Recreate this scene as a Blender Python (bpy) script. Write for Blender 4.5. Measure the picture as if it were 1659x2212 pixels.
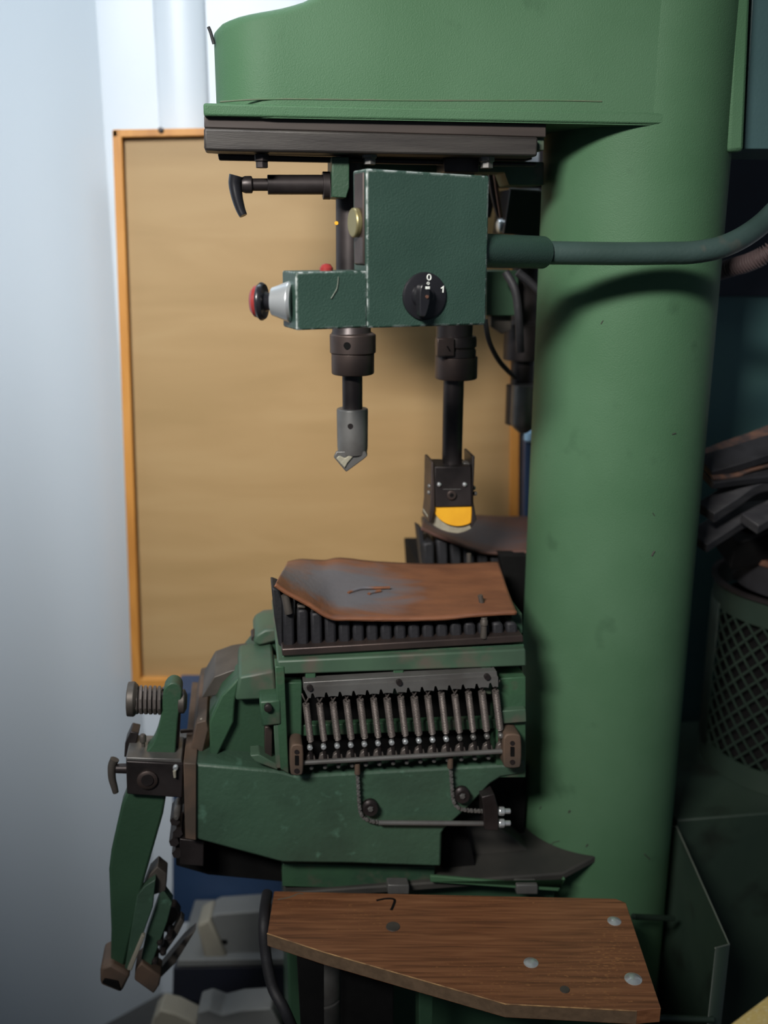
import bpy, bmesh, math, random
from mathutils import Vector, Matrix
random.seed(7)
for o in list(bpy.data.objects): bpy.data.objects.remove(o)
SC = bpy.context.scene
COL = SC.collection
R = math.radians

# ---------------------------------------------------------------- camera
FPX = 2150.0; PITCH = 15.2; ROLL = 0.15; CAMH = 1.88
cd = bpy.data.cameras.new('camera'); cam = bpy.data.objects.new('camera', cd); COL.objects.link(cam)
CM = Matrix.Rotation(R(90-PITCH), 3, 'X') @ Matrix.Rotation(R(ROLL), 3, 'Z')
cam.matrix_world = Matrix.Translation((0, 0, CAMH)) @ CM.to_4x4()
cd.sensor_fit = 'HORIZONTAL'; cd.sensor_width = 36; cd.lens = FPX/1659*36
cd.clip_start = 0.02; cd.clip_end = 50
cd.dof.use_dof = True; cd.dof.focus_distance = 1.34; cd.dof.aperture_fstop = 3.2
SC.camera = cam

# ---------------------------------------------------------------- light, exposure
SC.view_settings.view_transform = 'Standard'; SC.view_settings.look = 'None'
SC.view_settings.gamma = 1; SC.view_settings.use_curve_mapping = False
SC.view_settings.exposure = 0.2
W = bpy.data.worlds.new('world'); SC.world = W; W.use_nodes = True
W.node_tree.nodes['Background'].inputs[0].default_value = (0.55, 0.68, 0.85, 1)
W.node_tree.nodes['Background'].inputs[1].default_value = 0.10
def area(name, loc, target, sx, sy, power, color, spread=180):
    l = bpy.data.lights.new(name, 'AREA'); l.shape = 'RECTANGLE'; l.size = sx; l.size_y = sy
    l.energy = power; l.color = color; l.spread = R(spread)
    o = bpy.data.objects.new(name, l); COL.objects.link(o); o.location = loc
    o.rotation_euler = (Vector(target)-Vector(loc)).to_track_quat('-Z', 'Y').to_euler()
    return o
area('ceiling_lamp_front', (-0.95, -0.9, 3.28), (0.05, 1.4, 1.90), 0.75, 0.50, 14.5, (1.0, 0.96, 0.91), 50)
area('ceiling_lamp_rear', (-0.22, 1.76, 3.08), (-0.25, 2.12, 1.4), 0.7, 0.2, 7.0, (0.80, 0.90, 1.0))
area('fill_lamp_left', (-0.75, 0.1, 3.23), (-0.85, 2.0, 1.78), 0.3, 0.3, 3.6, (0.84, 0.92, 1.0), 50)  # fill light added to lift the left wall

# ---------------------------------------------------------------- pixel rays to places
def ray(px, py):
    return CM @ Vector(((px-829.5)/FPX, -(py-1106)/FPX, -1))
class Fr:
    """a vertical plane family with heading yaw; depth measured along its normal from the camera foot"""
    def __init__(s, yaw, d0=0.0):
        a = R(yaw); s.a = a; s.u = Vector((math.cos(a), math.sin(a), 0)); s.n = Vector((-math.sin(a), math.cos(a), 0)); s.d0 = d0
    def P(s, px, py, d):
        v = ray(px, py); t = (s.d0+d)/s.n.dot(v)
        return Vector((0, 0, CAMH)) + v*t
    def sc(s, px, py, d):      # metres per pixel there
        v = ray(px, py); return (s.d0+d)/s.n.dot(v)/FPX
MF = Fr(8); BF = Fr(0)
def frame_through(yaw, px, py, y):
    f = Fr(yaw); v = ray(px, py); p = v*(y/v.y); f.d0 = f.n.dot(p); return f
def H(px, py, z):
    v = ray(px, py); return Vector((0, 0, CAMH)) + v*((z-CAMH)/v.z)

# ---------------------------------------------------------------- materials
def lin(c):
    return tuple(((x/255)/12.92 if x/255 <= 0.04045 else ((x/255+0.055)/1.055)**2.4) for x in c)+(1,)
def mat(name, c1, c2=None, rough=0.5, metal=0.0, scale=12, bump=0.0, bscale=200, spec=0.5, stretch=None,
        contrast=(0.35, 0.65), wear=None, coat=0.0, c3=None, s3=60, t3=(0.62, 0.7), rvar=0.0, detail=6):
    m = bpy.data.materials.new(name); m.use_nodes = True; nt = m.node_tree; N = nt.nodes; L = nt.links
    b = N['Principled BSDF']; b.inputs['Roughness'].default_value = rough; b.inputs['Metallic'].default_value = metal
    b.inputs['Specular IOR Level'].default_value = spec; b.inputs['Coat Weight'].default_value = coat
    tc = N.new('ShaderNodeTexCoord'); mp = N.new('ShaderNodeMapping'); L.new(tc.outputs['Object'], mp.inputs[0])
    if stretch: mp.inputs['Scale'].default_value = stretch
    def noise(s, d=detail):
        n = N.new('ShaderNodeTexNoise'); n.inputs['Scale'].default_value = s; n.inputs['Detail'].default_value = d
        L.new(mp.outputs[0], n.inputs['Vector']); return n
    def mixc(fac, a, bb):
        x = N.new('ShaderNodeMix'); x.data_type = 'RGBA'; L.new(fac, x.inputs[0])
        for s, v in ((6, a), (7, bb)):
            if isinstance(v, tuple): x.inputs[s].default_value = v
            else: L.new(v, x.inputs[s])
        return x.outputs[2]
    def ramp(src, lo, hi):
        r = N.new('ShaderNodeMapRange'); r.inputs[1].default_value = lo; r.inputs[2].default_value = hi
        L.new(src, r.inputs[0]); return r.outputs[0]
    c1 = lin(c1); c2 = lin(c2) if c2 else c1
    col = mixc(ramp(noise(scale).outputs[0], *contrast), c1, c2)
    if c3: col = mixc(ramp(noise(s3, 3).outputs[0], *t3), col, lin(c3))
    if wear:
        wc, rad, lo = wear
        bv = N.new('ShaderNodeBevel'); bv.samples = 6; bv.inputs[0].default_value = rad
        ge = N.new('ShaderNodeNewGeometry'); dp = N.new('ShaderNodeVectorMath'); dp.operation = 'DOT_PRODUCT'
        L.new(bv.outputs[0], dp.inputs[0]); L.new(ge.outputs['True Normal'], dp.inputs[1])
        inv = N.new('ShaderNodeMath'); inv.operation = 'SUBTRACT'; inv.inputs[0].default_value = 1; L.new(dp.outputs['Value'], inv.inputs[1])
        ml = N.new('ShaderNodeMath'); ml.operation = 'MULTIPLY'; L.new(inv.outputs[0], ml.inputs[0])
        L.new(ramp(noise(90, 4).outputs[0], lo, lo+0.12), ml.inputs[1])
        col = mixc(ramp(ml.outputs[0], 0.02, 0.10), col, lin(wc))
    L.new(col, b.inputs['Base Color'])
    if rvar:
        r = N.new('ShaderNodeMapRange'); r.inputs[3].default_value = rough-rvar; r.inputs[4].default_value = rough+rvar
        L.new(noise(scale*2).outputs[0], r.inputs[0]); L.new(r.outputs[0], b.inputs['Roughness'])
    if bump:
        bp = N.new('ShaderNodeBump'); bp.inputs['Strength'].default_value = bump; bp.inputs['Distance'].default_value = 0.002
        L.new(noise(bscale, 3).outputs[0], bp.inputs['Height']); L.new(bp.outputs[0], b.inputs['Normal'])
    return m
M = {}
M['green'] = mat('hammered green paint', (68, 102, 74), (76, 109, 82), 0.55, spec=0.2, bump=0.35, bscale=600, scale=5, c3=(60, 90, 66), s3=14, t3=(0.66, 0.8), rvar=0.08)
M['green_bed'] = mat('worn green casting paint', (58, 92, 66), (44, 70, 54), 0.5, bump=0.3, bscale=150, scale=9, c3=(78, 80, 68), s3=22, t3=(0.58, 0.72), rvar=0.1)
M['green_body'] = mat('dark green casting paint', (54, 76, 62), (62, 90, 72), 0.48, bump=0.4, bscale=120, scale=10, c3=(78, 112, 94), s3=45, t3=(0.62, 0.75), rvar=0.1)
M['green_light'] = mat('light green paint', (72, 98, 78), (62, 84, 68), 0.5, scale=14, c3=(92, 88, 78), s3=20, t3=(0.54, 0.7))
M['green_arm'] = mat('deep green paint', (50, 78, 58), (44, 70, 52), 0.45, scale=8, bump=0.2)
M['pend'] = mat('pendant green paint', (42, 64, 56), (49, 73, 64), 0.42, bump=0.4, bscale=480, scale=7, wear=((215, 222, 222), 0.0032, 0.43), rvar=0.08)
M['pend_plain'] = mat('pipe sleeve paint', (40, 62, 54), (46, 66, 60), 0.42, bump=0.3, bscale=480, scale=7)
M['pipe'] = mat('pipe paint', (48, 66, 62), (54, 72, 69), 0.42, bump=0.2, bscale=180, c3=(84, 80, 72), s3=18, t3=(0.62, 0.75))
M['steel_rail'] = mat('oily rail steel', (48, 45, 44), (66, 63, 60), 0.5, 0.3, scale=8, stretch=(0.6, 4, 9), bump=0.15, bscale=90)
M['rail_dark'] = mat('dark oily rail', (52, 46, 44), (68, 60, 56), 0.5, 0.2, scale=6, stretch=(0.5, 4, 9))
M['steel_dark'] = mat('blackened steel', (46, 42, 42), (66, 60, 60), 0.42, 0.6, scale=15, rvar=0.1)
M['steel_brown'] = mat('brown tarnished steel', (84, 72, 68), (66, 58, 56), 0.45, 0.6, scale=20, rvar=0.1)
M['steel'] = mat('grey steel', (120, 120, 118), (98, 96, 94), 0.4, 0.45, scale=20, rvar=0.1)
M['steel_spring'] = mat('dull spring steel', (120, 112, 108), (98, 92, 88), 0.5, 0.5, scale=30)
M['steel_grease'] = mat('greasy plate steel', (96, 90, 84), (70, 66, 62), 0.5, 0.4, scale=16)
M['seam'] = mat('dirty weld seam', (76, 106, 76), (88, 98, 78), 0.6, scale=40)
M['chrome'] = mat('chrome', (215, 220, 222), None, 0.28, 0.7)
M['black'] = mat('black plastic', (28, 28, 32), (34, 34, 38), 0.3, scale=20)
M['black_matte'] = mat('black rubber', (24, 24, 27), (36, 36, 40), 0.62, scale=30, bump=0.2)
M['blackness'] = mat('black for parts and cavity shade', (11, 11, 12), (17, 17, 17), 0.85, scale=30, spec=0.15)  # near-black for dark parts and for shade painted into cavities
M['red'] = mat('red plastic', (140, 48, 46), None, 0.3)
M['white_mark'] = mat('white print', (215, 220, 215), None, 0.5)
M['yellow'] = mat('yellow rubber', (236, 176, 40), (226, 164, 36), 0.55, scale=30)
M['felt'] = mat('grey felt', (160, 156, 138), (140, 136, 120), 0.9, scale=50, bump=0.4)
M['rust_plate'] = mat('rusty flange', (104, 84, 70), (78, 68, 60), 0.65, 0.2, scale=20)
M['brass'] = mat('dull brass', (150, 140, 100), None, 0.4, 0.7)
M['grease'] = mat('dirty casting top', (62, 60, 56), (44, 44, 42), 0.7, scale=10)
M['blue'] = mat('dark blue paint', (42, 66, 100), (36, 58, 88), 0.5, scale=6)
M['navy'] = mat('navy shadow paint', (28, 32, 46), (24, 27, 38), 0.6, scale=6)  # colours the shaded gap panel; also the trolley's own dark face
M['teal'] = mat('teal cabinet paint', (76, 112, 106), (70, 104, 106), 0.5, scale=5, bump=0.15)
M['teal_box'] = mat('blue green box paint', (58, 84, 86), (64, 90, 92), 0.45, scale=5, bump=0.2)
M['dkgreen'] = mat('dark green sheet paint with shade', (32, 46, 38), (40, 54, 44), 0.5, scale=6, c3=(22, 28, 22), s3=9, t3=(0.55, 0.7))  # dark green with the right side's shade mixed into the colour
M['edge'] = mat('bare sheet edge', (110, 118, 108), None, 0.5, 0.4)
M['copper'] = mat('copper brown band', (128, 92, 76), (96, 68, 56), 0.5, 0.3, scale=20)
M['beige'] = mat('dusty beige', (150, 145, 130), (130, 127, 116), 0.7, scale=8)
M['greyplastic'] = mat('grey machine cover', (118, 120, 118), (106, 108, 108), 0.6, scale=8)
M['conduit'] = mat('pinkish conduit', (92, 78, 78), None, 0.5)
M['cyanblob'] = mat('pale blue plastic', (150, 190, 220), None, 0.4)

def wood_mat(name, c1, c2, c3, stretch, spots=None, rough=0.4, bump=0.1):
    m = bpy.data.materials.new(name); m.use_nodes = True; nt = m.node_tree; N = nt.nodes; L = nt.links
    b = N['Principled BSDF']; b.inputs['Roughness'].default_value = rough
    tc = N.new('ShaderNodeTexCoord'); mp = N.new('ShaderNodeMapping'); mp.inputs['Scale'].default_value = stretch
    L.new(tc.outputs['Object'], mp.inputs[0])
    n = N.new('ShaderNodeTexNoise'); n.inputs['Scale'].default_value = 6; n.inputs['Detail'].default_value = 8; n.inputs['Distortion'].default_value = 0.6
    L.new(mp.outputs[0], n.inputs['Vector'])
    cr = N.new('ShaderNodeValToRGB'); L.new(n.outputs[0], cr.inputs[0])
    e = cr.color_ramp.elements; e[0].position = 0.3; e[0].color = lin(c1); e[1].position = 0.7; e[1].color = lin(c3)
    x = e.new(0.5); x.color = lin(c2)
    col = cr.outputs[0]
    if spots:
        sc, th, cs, st2 = spots
        mp2 = N.new('ShaderNodeMapping'); mp2.inputs['Scale'].default_value = st2; L.new(tc.outputs['Object'], mp2.inputs[0])
        n2 = N.new('ShaderNodeTexNoise'); n2.inputs['Scale'].default_value = sc; n2.inputs['Detail'].default_value = 4
        L.new(mp2.outputs[0], n2.inputs['Vector'])
        n3 = N.new('ShaderNodeTexNoise'); n3.inputs['Scale'].default_value = 7; n3.inputs['Detail'].default_value = 2; L.new(tc.outputs['Object'], n3.inputs['Vector'])
        ad = N.new('ShaderNodeMath'); ad.operation = 'MULTIPLY_ADD'; ad.inputs[1].default_value = 0.5; L.new(n3.outputs[0], ad.inputs[0]); L.new(n2.outputs[0], ad.inputs[2])
        r = N.new('ShaderNodeMapRange'); r.inputs[1].default_value = th; r.inputs[2].default_value = th+0.08; L.new(ad.outputs[0], r.inputs[0])
        mx = N.new('ShaderNodeMix'); mx.data_type = 'RGBA'; L.new(r.outputs[0], mx.inputs[0]); L.new(col, mx.inputs[6]); mx.inputs[7].default_value = lin(cs); col = mx.outputs[2]
    L.new(col, b.inputs['Base Color'])
    bp = N.new('ShaderNodeBump'); bp.inputs['Strength'].default_value = bump; bp.inputs['Distance'].default_value = 0.002
    L.new(n.outputs[0], bp.inputs['Height']); L.new(bp.outputs[0], b.inputs['Normal'])
    return m
M['tablewood'] = wood_mat('varnished brown wood', (94, 62, 42), (122, 80, 54), (140, 96, 66), (1.5, 34, 10), (130, 0.93, (150, 104, 66), (1, 3, 1)), 0.42)
M['ply'] = wood_mat('golden plywood', (158, 128, 84), (165, 134, 90), (171, 141, 97), (0.35, 1, 2.2), (20, 1.2, (150, 110, 60), (1, 1, 1)), 0.55, 0.03)
M['plyframe'] = wood_mat('orange wood strip', (176, 116, 50), (196, 134, 62), (206, 146, 74), (4, 4, 0.6), None, 0.45, 0.03)
M['chip'] = mat('raw board edge', (104, 84, 64), (90, 72, 54), 0.8, scale=90, bump=0.2)
M['chipline'] = mat('bare wood chips', (176, 138, 92), (120, 88, 60), 0.8, scale=60)
M['ochre'] = mat('speckled ochre board', (196, 172, 104), (184, 158, 92), 0.6, scale=40, stretch=(1, 6, 1), c3=(222, 216, 180), s3=220, t3=(0.60, 0.66))

def leather(nm, ca, cb_, cg):
    m = bpy.data.materials.new(nm); m.use_nodes = True; nt = m.node_tree; N = nt.nodes; L = nt.links
    b = N['Principled BSDF']; b.inputs['Roughness'].default_value = 0.55
    tc = N.new('ShaderNodeTexCoord')
    def nz(s, d, st=(1, 1, 1), dist=0.0):
        mp = N.new('ShaderNodeMapping'); mp.inputs['Scale'].default_value = st; L.new(tc.outputs['Generated'], mp.inputs[0])
        n = N.new('ShaderNodeTexNoise'); n.inputs['Scale'].default_value = s; n.inputs['Detail'].default_value = d; n.inputs['Distortion'].default_value = dist
        L.new(mp.outputs[0], n.inputs['Vector']); return n.outputs[0]
    base = N.new('ShaderNodeMix'); base.data_type = 'RGBA'; L.new(nz(5, 6, (1, 2, 1)), base.inputs[0])
    base.inputs[6].default_value = lin(ca); base.inputs[7].default_value = lin(cb_)
    sp = N.new('ShaderNodeSeparateXYZ'); L.new(tc.outputs['Generated'], sp.inputs[0])
    def math_(op, a, bb, c=None):
        x = N.new('ShaderNodeMath'); x.operation = op
        for i, v in enumerate((a, bb, c)):
            if v is None: continue
            if isinstance(v, (int, float)): x.inputs[i].default_value = v
            else: L.new(v, x.inputs[i])
        return x.outputs[0]
    # polished grey wear: an oval from the left end towards the middle
    dx = math_('MULTIPLY', math_('SUBTRACT', sp.outputs[0], 0.26), 2.1); dy = math_('MULTIPLY', math_('SUBTRACT', sp.outputs[1], 0.46), 2.2)
    rr = math_('SQRT', math_('ADD', math_('MULTIPLY', dx, dx), math_('MULTIPLY', dy, dy)), 0)
    rr = math_('MULTIPLY_ADD', nz(3.2, 5, (1, 2, 1), 1.0), 0.9, rr)
    r = N.new('ShaderNodeMapRange'); r.inputs[1].default_value = 1.28; r.inputs[2].default_value = 0.92; L.new(rr, r.inputs[0])
    mx = N.new('ShaderNodeMix'); mx.data_type = 'RGBA'; L.new(r.outputs[0], mx.inputs[0]); L.new(base.outputs[2], mx.inputs[6]); mx.inputs[7].default_value = lin(cg)
    L.new(mx.outputs[2], b.inputs['Base Color'])
    bp = N.new('ShaderNodeBump'); bp.inputs['Strength'].default_value = 0.3; bp.inputs['Distance'].default_value = 0.003
    L.new(nz(14, 6), bp.inputs['Height']); L.new(bp.outputs[0], b.inputs['Normal'])
    return m
M['leather'] = leather('rust brown leather', (80, 48, 36), (152, 100, 68), (100, 99, 104))
M['leather_dark'] = leather('dark brown leather', (64, 48, 44), (104, 72, 62), (66, 66, 72))

def wall_mat(name, c1, c2, rough, stretch, bumpst):
    m = mat(name, c1, c2, rough, scale=1.2, stretch=stretch, contrast=(0.3, 0.7), detail=1)
    nt = m.node_tree; N = nt.nodes; L = nt.links
    tc = N.new('ShaderNodeTexCoord'); mp = N.new('ShaderNodeMapping'); mp.inputs['Scale'].default_value = (1.6, 1.6, 0.12)
    L.new(tc.outputs['Object'], mp.inputs[0]); n = N.new('ShaderNodeTexNoise'); n.inputs['Scale'].default_value = 3; n.inputs['Detail'].default_value = 0
    L.new(mp.outputs[0], n.inputs['Vector']); bp = N.new('ShaderNodeBump'); bp.inputs['Strength'].default_value = bumpst; bp.inputs['Distance'].default_value = 0.03
    L.new(n.outputs[0], bp.inputs['Height']); L.new(bp.outputs[0], N['Principled BSDF'].inputs['Normal'])
    return m
M['wall'] = wall_mat('pale blue white wall sheet', (206, 214, 220), (198, 206, 214), 0.35, (1, 1, 0.15), 0.5)
M['floor'] = mat('grey concrete', (84, 84, 82), (70, 70, 70), 0.8, scale=5)
M['ceil'] = mat('white ceiling', (200, 204, 206), None, 0.9)

# ---------------------------------------------------------------- object building
WO = {}   # world origin of each object
def tag(o, label=None, cat=None, group=None, kind=None):
    if label: o['label'] = label
    if cat: o['category'] = cat
    if group: o['group'] = group
    if kind: o['kind'] = kind
    return o
def thing(name, loc, label, cat, group=None):
    o = bpy.data.objects.new(name, None); COL.objects.link(o); o.empty_display_size = 0.05
    o.location = loc; WO[o.name] = Vector(loc); return tag(o, label, cat, group)
def link(name, bm, m, parent=None, bevel=0, segs=2, smooth=35, solid=0, origin=None):
    bmesh.ops.recalc_face_normals(bm, faces=bm.faces[:])
    xs = [v.co.x for v in bm.verts]; ys = [v.co.y for v in bm.verts]; zs = [v.co.z for v in bm.verts]
    org = Vector(origin) if origin else Vector(((min(xs)+max(xs))/2, (min(ys)+max(ys))/2, min(zs)))
    bmesh.ops.translate(bm, verts=bm.verts[:], vec=-org)
    me = bpy.data.meshes.new(name); bm.to_mesh(me); bm.free()
    for mm in (m if isinstance(m, (list, tuple)) else [m]): me.materials.append(M[mm] if isinstance(mm, str) else mm)
    for p in me.polygons: p.use_smooth = True
    me.set_sharp_from_angle(angle=R(smooth))
    o = bpy.data.objects.new(name, me); COL.objects.link(o)
    po = WO[parent.name] if parent else Vector((0, 0, 0))
    if parent: o.parent = parent
    o.location = org-po; WO[o.name] = org
    if solid:
        s = o.modifiers.new('solid', 'SOLIDIFY'); s.thickness = solid; s.offset = 0
    if bevel:
        b = o.modifiers.new('bevel', 'BEVEL'); b.width = bevel; b.segments = segs; b.limit_method = 'ANGLE'; b.angle_limit = R(35)
    return o
def copy_part(o, parent, delta):
    c = o.copy(); COL.objects.link(c); c.parent = parent
    WO[c.name] = WO[o.name]+Vector(delta); c.location = WO[c.name]-WO[parent.name]
    return c
def add_prism(bm, pts, vec):
    a = [bm.verts.new(p) for p in pts]; b = [bm.verts.new(Vector(p)+vec) for p in pts]; n = len(pts)
    bm.faces.new(a); bm.faces.new(b[::-1])
    for i in range(n): bm.faces.new((a[i], b[i], b[(i+1) % n], a[(i+1) % n]))
def prism(name, pts, d, t, m, parent=None, fr=MF, bevel=0.0015, **k):
    """outline seen from the front at depth d, with real thickness t going away"""
    bm = bmesh.new(); add_prism(bm, [fr.P(x, y, d) for x, y in pts], fr.n*t)
    return link(name, bm, m, parent, bevel, **k)
def rect(x0, y0, x1, y1): return [(x0, y0), (x1, y0), (x1, y1), (x0, y1)]
def slab(name, pts, z, t, m, parent=None, bevel=0.001, **k):
    bm = bmesh.new(); add_prism(bm, [H(x, y, z) for x, y in pts], Vector((0, 0, -t)))
    return link(name, bm, m, parent, bevel, **k)
def rings_lathe(bm, base, axis, prof, seg=32, caps=True):
    ax = axis.normalized(); e1 = ax.orthogonal().normalized(); e2 = ax.cross(e1)
    rs = []
    for t, r in prof:
        c = base+ax*t; rs.append([bm.verts.new(c+(e1*math.cos(2*math.pi*i/seg)+e2*math.sin(2*math.pi*i/seg))*max(r, 1e-4)) for i in range(seg)])
    for a, b in zip(rs, rs[1:]):
        for i in range(seg): bm.faces.new((a[i], a[(i+1) % seg], b[(i+1) % seg], b[i]))
    if caps: bm.faces.new(rs[0][::-1]); bm.faces.new(rs[-1])
def vlathe(name, cx, prof, d, m, parent=None, fr=MF, seg=32, bevel=0.0008, **k):
    """turned part standing upright: prof of (image y, pixel width), axis at depth d"""
    y0 = prof[0][0]; base = fr.P(cx, y0, d); pr = []
    for y, w in prof:
        p = fr.P(cx, y, d); pr.append((base.z-p.z, w/2*fr.sc(cx, y, d)))
    bm = bmesh.new(); rings_lathe(bm, base, Vector((0, 0, -1)), pr, seg)
    return link(name, bm, m, parent, bevel, **k)
def hlathe(name, prof, cy, d, m, parent=None, fr=MF, seg=28, bevel=0.0008, cy2=None, **k):
    """turned part lying along the frame: prof of (image x, pixel width)"""
    x0 = prof[0][0]; x1 = prof[-1][0]; base = fr.P(x0, cy, d); end = fr.P(x1, cy if cy2 is None else cy2, d)
    ax = end-base; pr = []
    for x, w in prof:
        pr.append(((fr.P(x, cy, d)-fr.P(x0, cy, d)).length, w/2*fr.sc(x, cy, d)))
    bm = bmesh.new(); rings_lathe(bm, base, ax, pr, seg)
    return link(name, bm, m, parent, bevel, **k)
def dlathe(name, px, py, d, prof, m, parent=None, fr=MF, seg=24, bevel=0, **k):
    """turned part pointing at the viewer: prof of (depth offset m, pixel diameter)"""
    c = fr.P(px, py, d); s = fr.sc(px, py, d); bm = bmesh.new()
    rings_lathe(bm, c, fr.n, [(t, w/2*s) for t, w in prof], seg)
    return link(name, bm, m, parent, bevel, **k)
def catmull(pts, n=8):
    out = []; P_ = [pts[0]]+list(pts)+[pts[-1]]
    for i in range(1, len(P_)-2):
        a, b, c, d = P_[i-1], P_[i], P_[i+1], P_[i+2]
        for k in range(n):
            t = k/n; out.append(0.5*((2*b)+(c-a)*t+(2*a-5*b+4*c-d)*t*t+(3*b-a-3*c+d)*t**3))
    out.append(pts[-1]); return out
def add_tube(bm, pts, r, seg=12, smooth=True, n=8):
    pts = [Vector(p) for p in pts]
    if smooth and len(pts) > 2: pts = catmull(pts, n)
    rs = []; prev = None
    for i, p in enumerate(pts):
        t = (pts[min(i+1, len(pts)-1)]-pts[max(i-1, 0)]).normalized()
        e = t.orthogonal().normalized() if prev is None else (prev-t*prev.dot(t)).normalized()
        prev = e; f = t.cross(e); rad = r(i/(len(pts)-1)) if callable(r) else r
        rs.append([bm.verts.new(p+(e*math.cos(2*math.pi*k/seg)+f*math.sin(2*math.pi*k/seg))*rad) for k in range(seg)])
    for a, b in zip(rs, rs[1:]):
        for k in range(seg): bm.faces.new((a[k], a[(k+1) % seg], b[(k+1) % seg], b[k]))
    bm.faces.new(rs[0][::-1]); bm.faces.new(rs[-1])
def tube(name, pts, r, m, parent=None, **k):
    bm = bmesh.new(); add_tube(bm, pts, r, k.pop('seg', 12), k.pop('smoothpath', True)); return link(name, bm, m, parent, **k)
def coil(name, a, b, rad, wire, turns, m, parent=None, hooks=0.0):
    ax = (b-a); Ln = ax.length; ax = ax.normalized(); e = ax.orthogonal().normalized(); f = ax.cross(e); pts = []
    n = turns*10
    if hooks: pts += [a-ax*hooks, a-ax*hooks*0.4]
    for i in range(n+1):
        t = i/n; an = 2*math.pi*turns*t; pts.append(a+ax*Ln*t+(e*math.cos(an)+f*math.sin(an))*rad)
    if hooks: pts += [b+ax*hooks*0.4, b+ax*hooks]
    bm = bmesh.new(); add_tube(bm, pts, wire, 6, False); return link(name, bm, m, parent)
def box_w(name, lo, hi, m, parent=None, bevel=0.002, **k):
    bm = bmesh.new(); x0, y0, z0 = lo; x1, y1, z1 = hi
    add_prism(bm, [Vector((x0, y0, z0)), Vector((x1, y0, z0)), Vector((x1, y1, z0)), Vector((x0, y1, z0))], Vector((0, 0, z1-z0)))
    return link(name, bm, m, parent, bevel, **k)
def line(name, pts, d, r, m, parent=None, fr=MF, **k):
    return tube(name, [fr.P(x, y, d) for x, y in pts], r, m, parent, **k)
def at3(fr, *trip): return [fr.P(x, y, d) for x, y, d in trip]

# ---------------------------------------------------------------- the setting
def struct(o): o['kind'] = 'structure'; return o
XL = -0.572; YB = 2.16
struct(box_w('floor', (XL-2.6, -2.2, -0.1), (2.6, YB+0.1, 0.0), 'floor', bevel=0))
struct(box_w('ceiling', (XL-2.6, -2.2, 3.35), (2.6, YB+0.1, 3.45), 'ceil', bevel=0))
wd = Vector((-math.cos(R(42)), -math.sin(R(42)), 0)); wn = Vector((-wd.y, wd.x, 0))   # the left wall meets the back wall at a wide angle
if wn.y < 0: wn = -wn
bm = bmesh.new(); c_ = Vector((XL, YB, 0)); add_prism(bm, [c_, c_+wd*3.2, c_+wd*3.2+wn*0.1, c_+wn*0.1], Vector((0, 0, 3.35)))
struct(link('wall_left', bm, 'wall'))
struct(box_w('wall_back', (XL, YB, 0), (2.6, YB+0.1, 3.35), 'wall', bevel=0))
# rounded white strip added to catch light as the wall's bright vertical band
bm = bmesh.new(); pl = []
xa = BF.P(335, 100, YB).x; xb = BF.P(447, 100, YB).x
for i in range(17):
    a = math.pi*i/16; pl.append(Vector(((xa+xb)/2-math.cos(a)*(xb-xa)/2, YB-0.022*math.sin(a)**0.8, 0)))
add_prism(bm, pl, Vector((0, 0, 3.35))); struct(link('highlight_strip_1', bm, 'wall', smooth=60))

# framed plywood board hung on the back wall
BD = YB-0.045
bp_ = [(242, 280), (1128, 262), (1120, 1500), (285, 1486)]
brd = thing('framed_board', BF.P(700, 1490, BD), 'golden plywood board with an orange wooden frame against the white wall behind the press', 'board')
prism('panel', [(250, 285), (1120, 268), (1114, 1494), (290, 1480)], BD-0.008, 0.012, 'ply', brd, BF, 0)
def bar(a, b, w, name='frame_strip', m='plyframe', d=BD-0.024, t=0.028, par=brd, fr=BF):
    a = Vector(a+(0,)) if len(a) == 2 else a; b = Vector(b+(0,)); dr = (b-a).normalized(); nn = Vector((-dr.y, dr.x, 0))*w
    pts = [a, b, b+nn, a+nn]; return prism(name, [(p.x, p.y) for p in pts], d, t, m, par, fr, 0.002)
bar((242, 280), (1128, 264), 17); bar((1128, 264), (1118, 1494), 20); bar((1118, 1494), (285, 1488), 21); bar((285, 1488), (242, 280), 20)
dlathe('screw', 348, 281, BD-0.024, [(-0.004, 4), (-0.003, 12), (0.002, 12)], 'steel_dark', brd, BF)

# ---------------------------------------------------------------- the press
PM = thing('sole_press', MF.P(1340, 1930, 1.53), 'large hammered green press with thick round column, overhanging head and two spindles', 'machine')
# column
DC = 1.53
a1 = ray(1160, 640); a2 = ray(1553, 640); t1 = math.atan2(a1.x, a1.y); t2 = math.atan2(a2.x, a2.y); tm = (t1+t2)/2
cdir = Vector((math.sin(tm), math.cos(tm), 0)); CD = DC/MF.n.dot(cdir); CC = cdir*CD; CR_ = CD*math.sin((t2-t1)/2)
bm = bmesh.new(); rings_lathe(bm, Vector((CC.x, CC.y, 0.02)), Vector((0, 0, 1)), [(0, CR_), (2.6, CR_)], 96)
column = link('column', bm, 'green', PM, 0.0)
DF = MF.n.dot(CC)-CR_     # depth of the column's front
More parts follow.
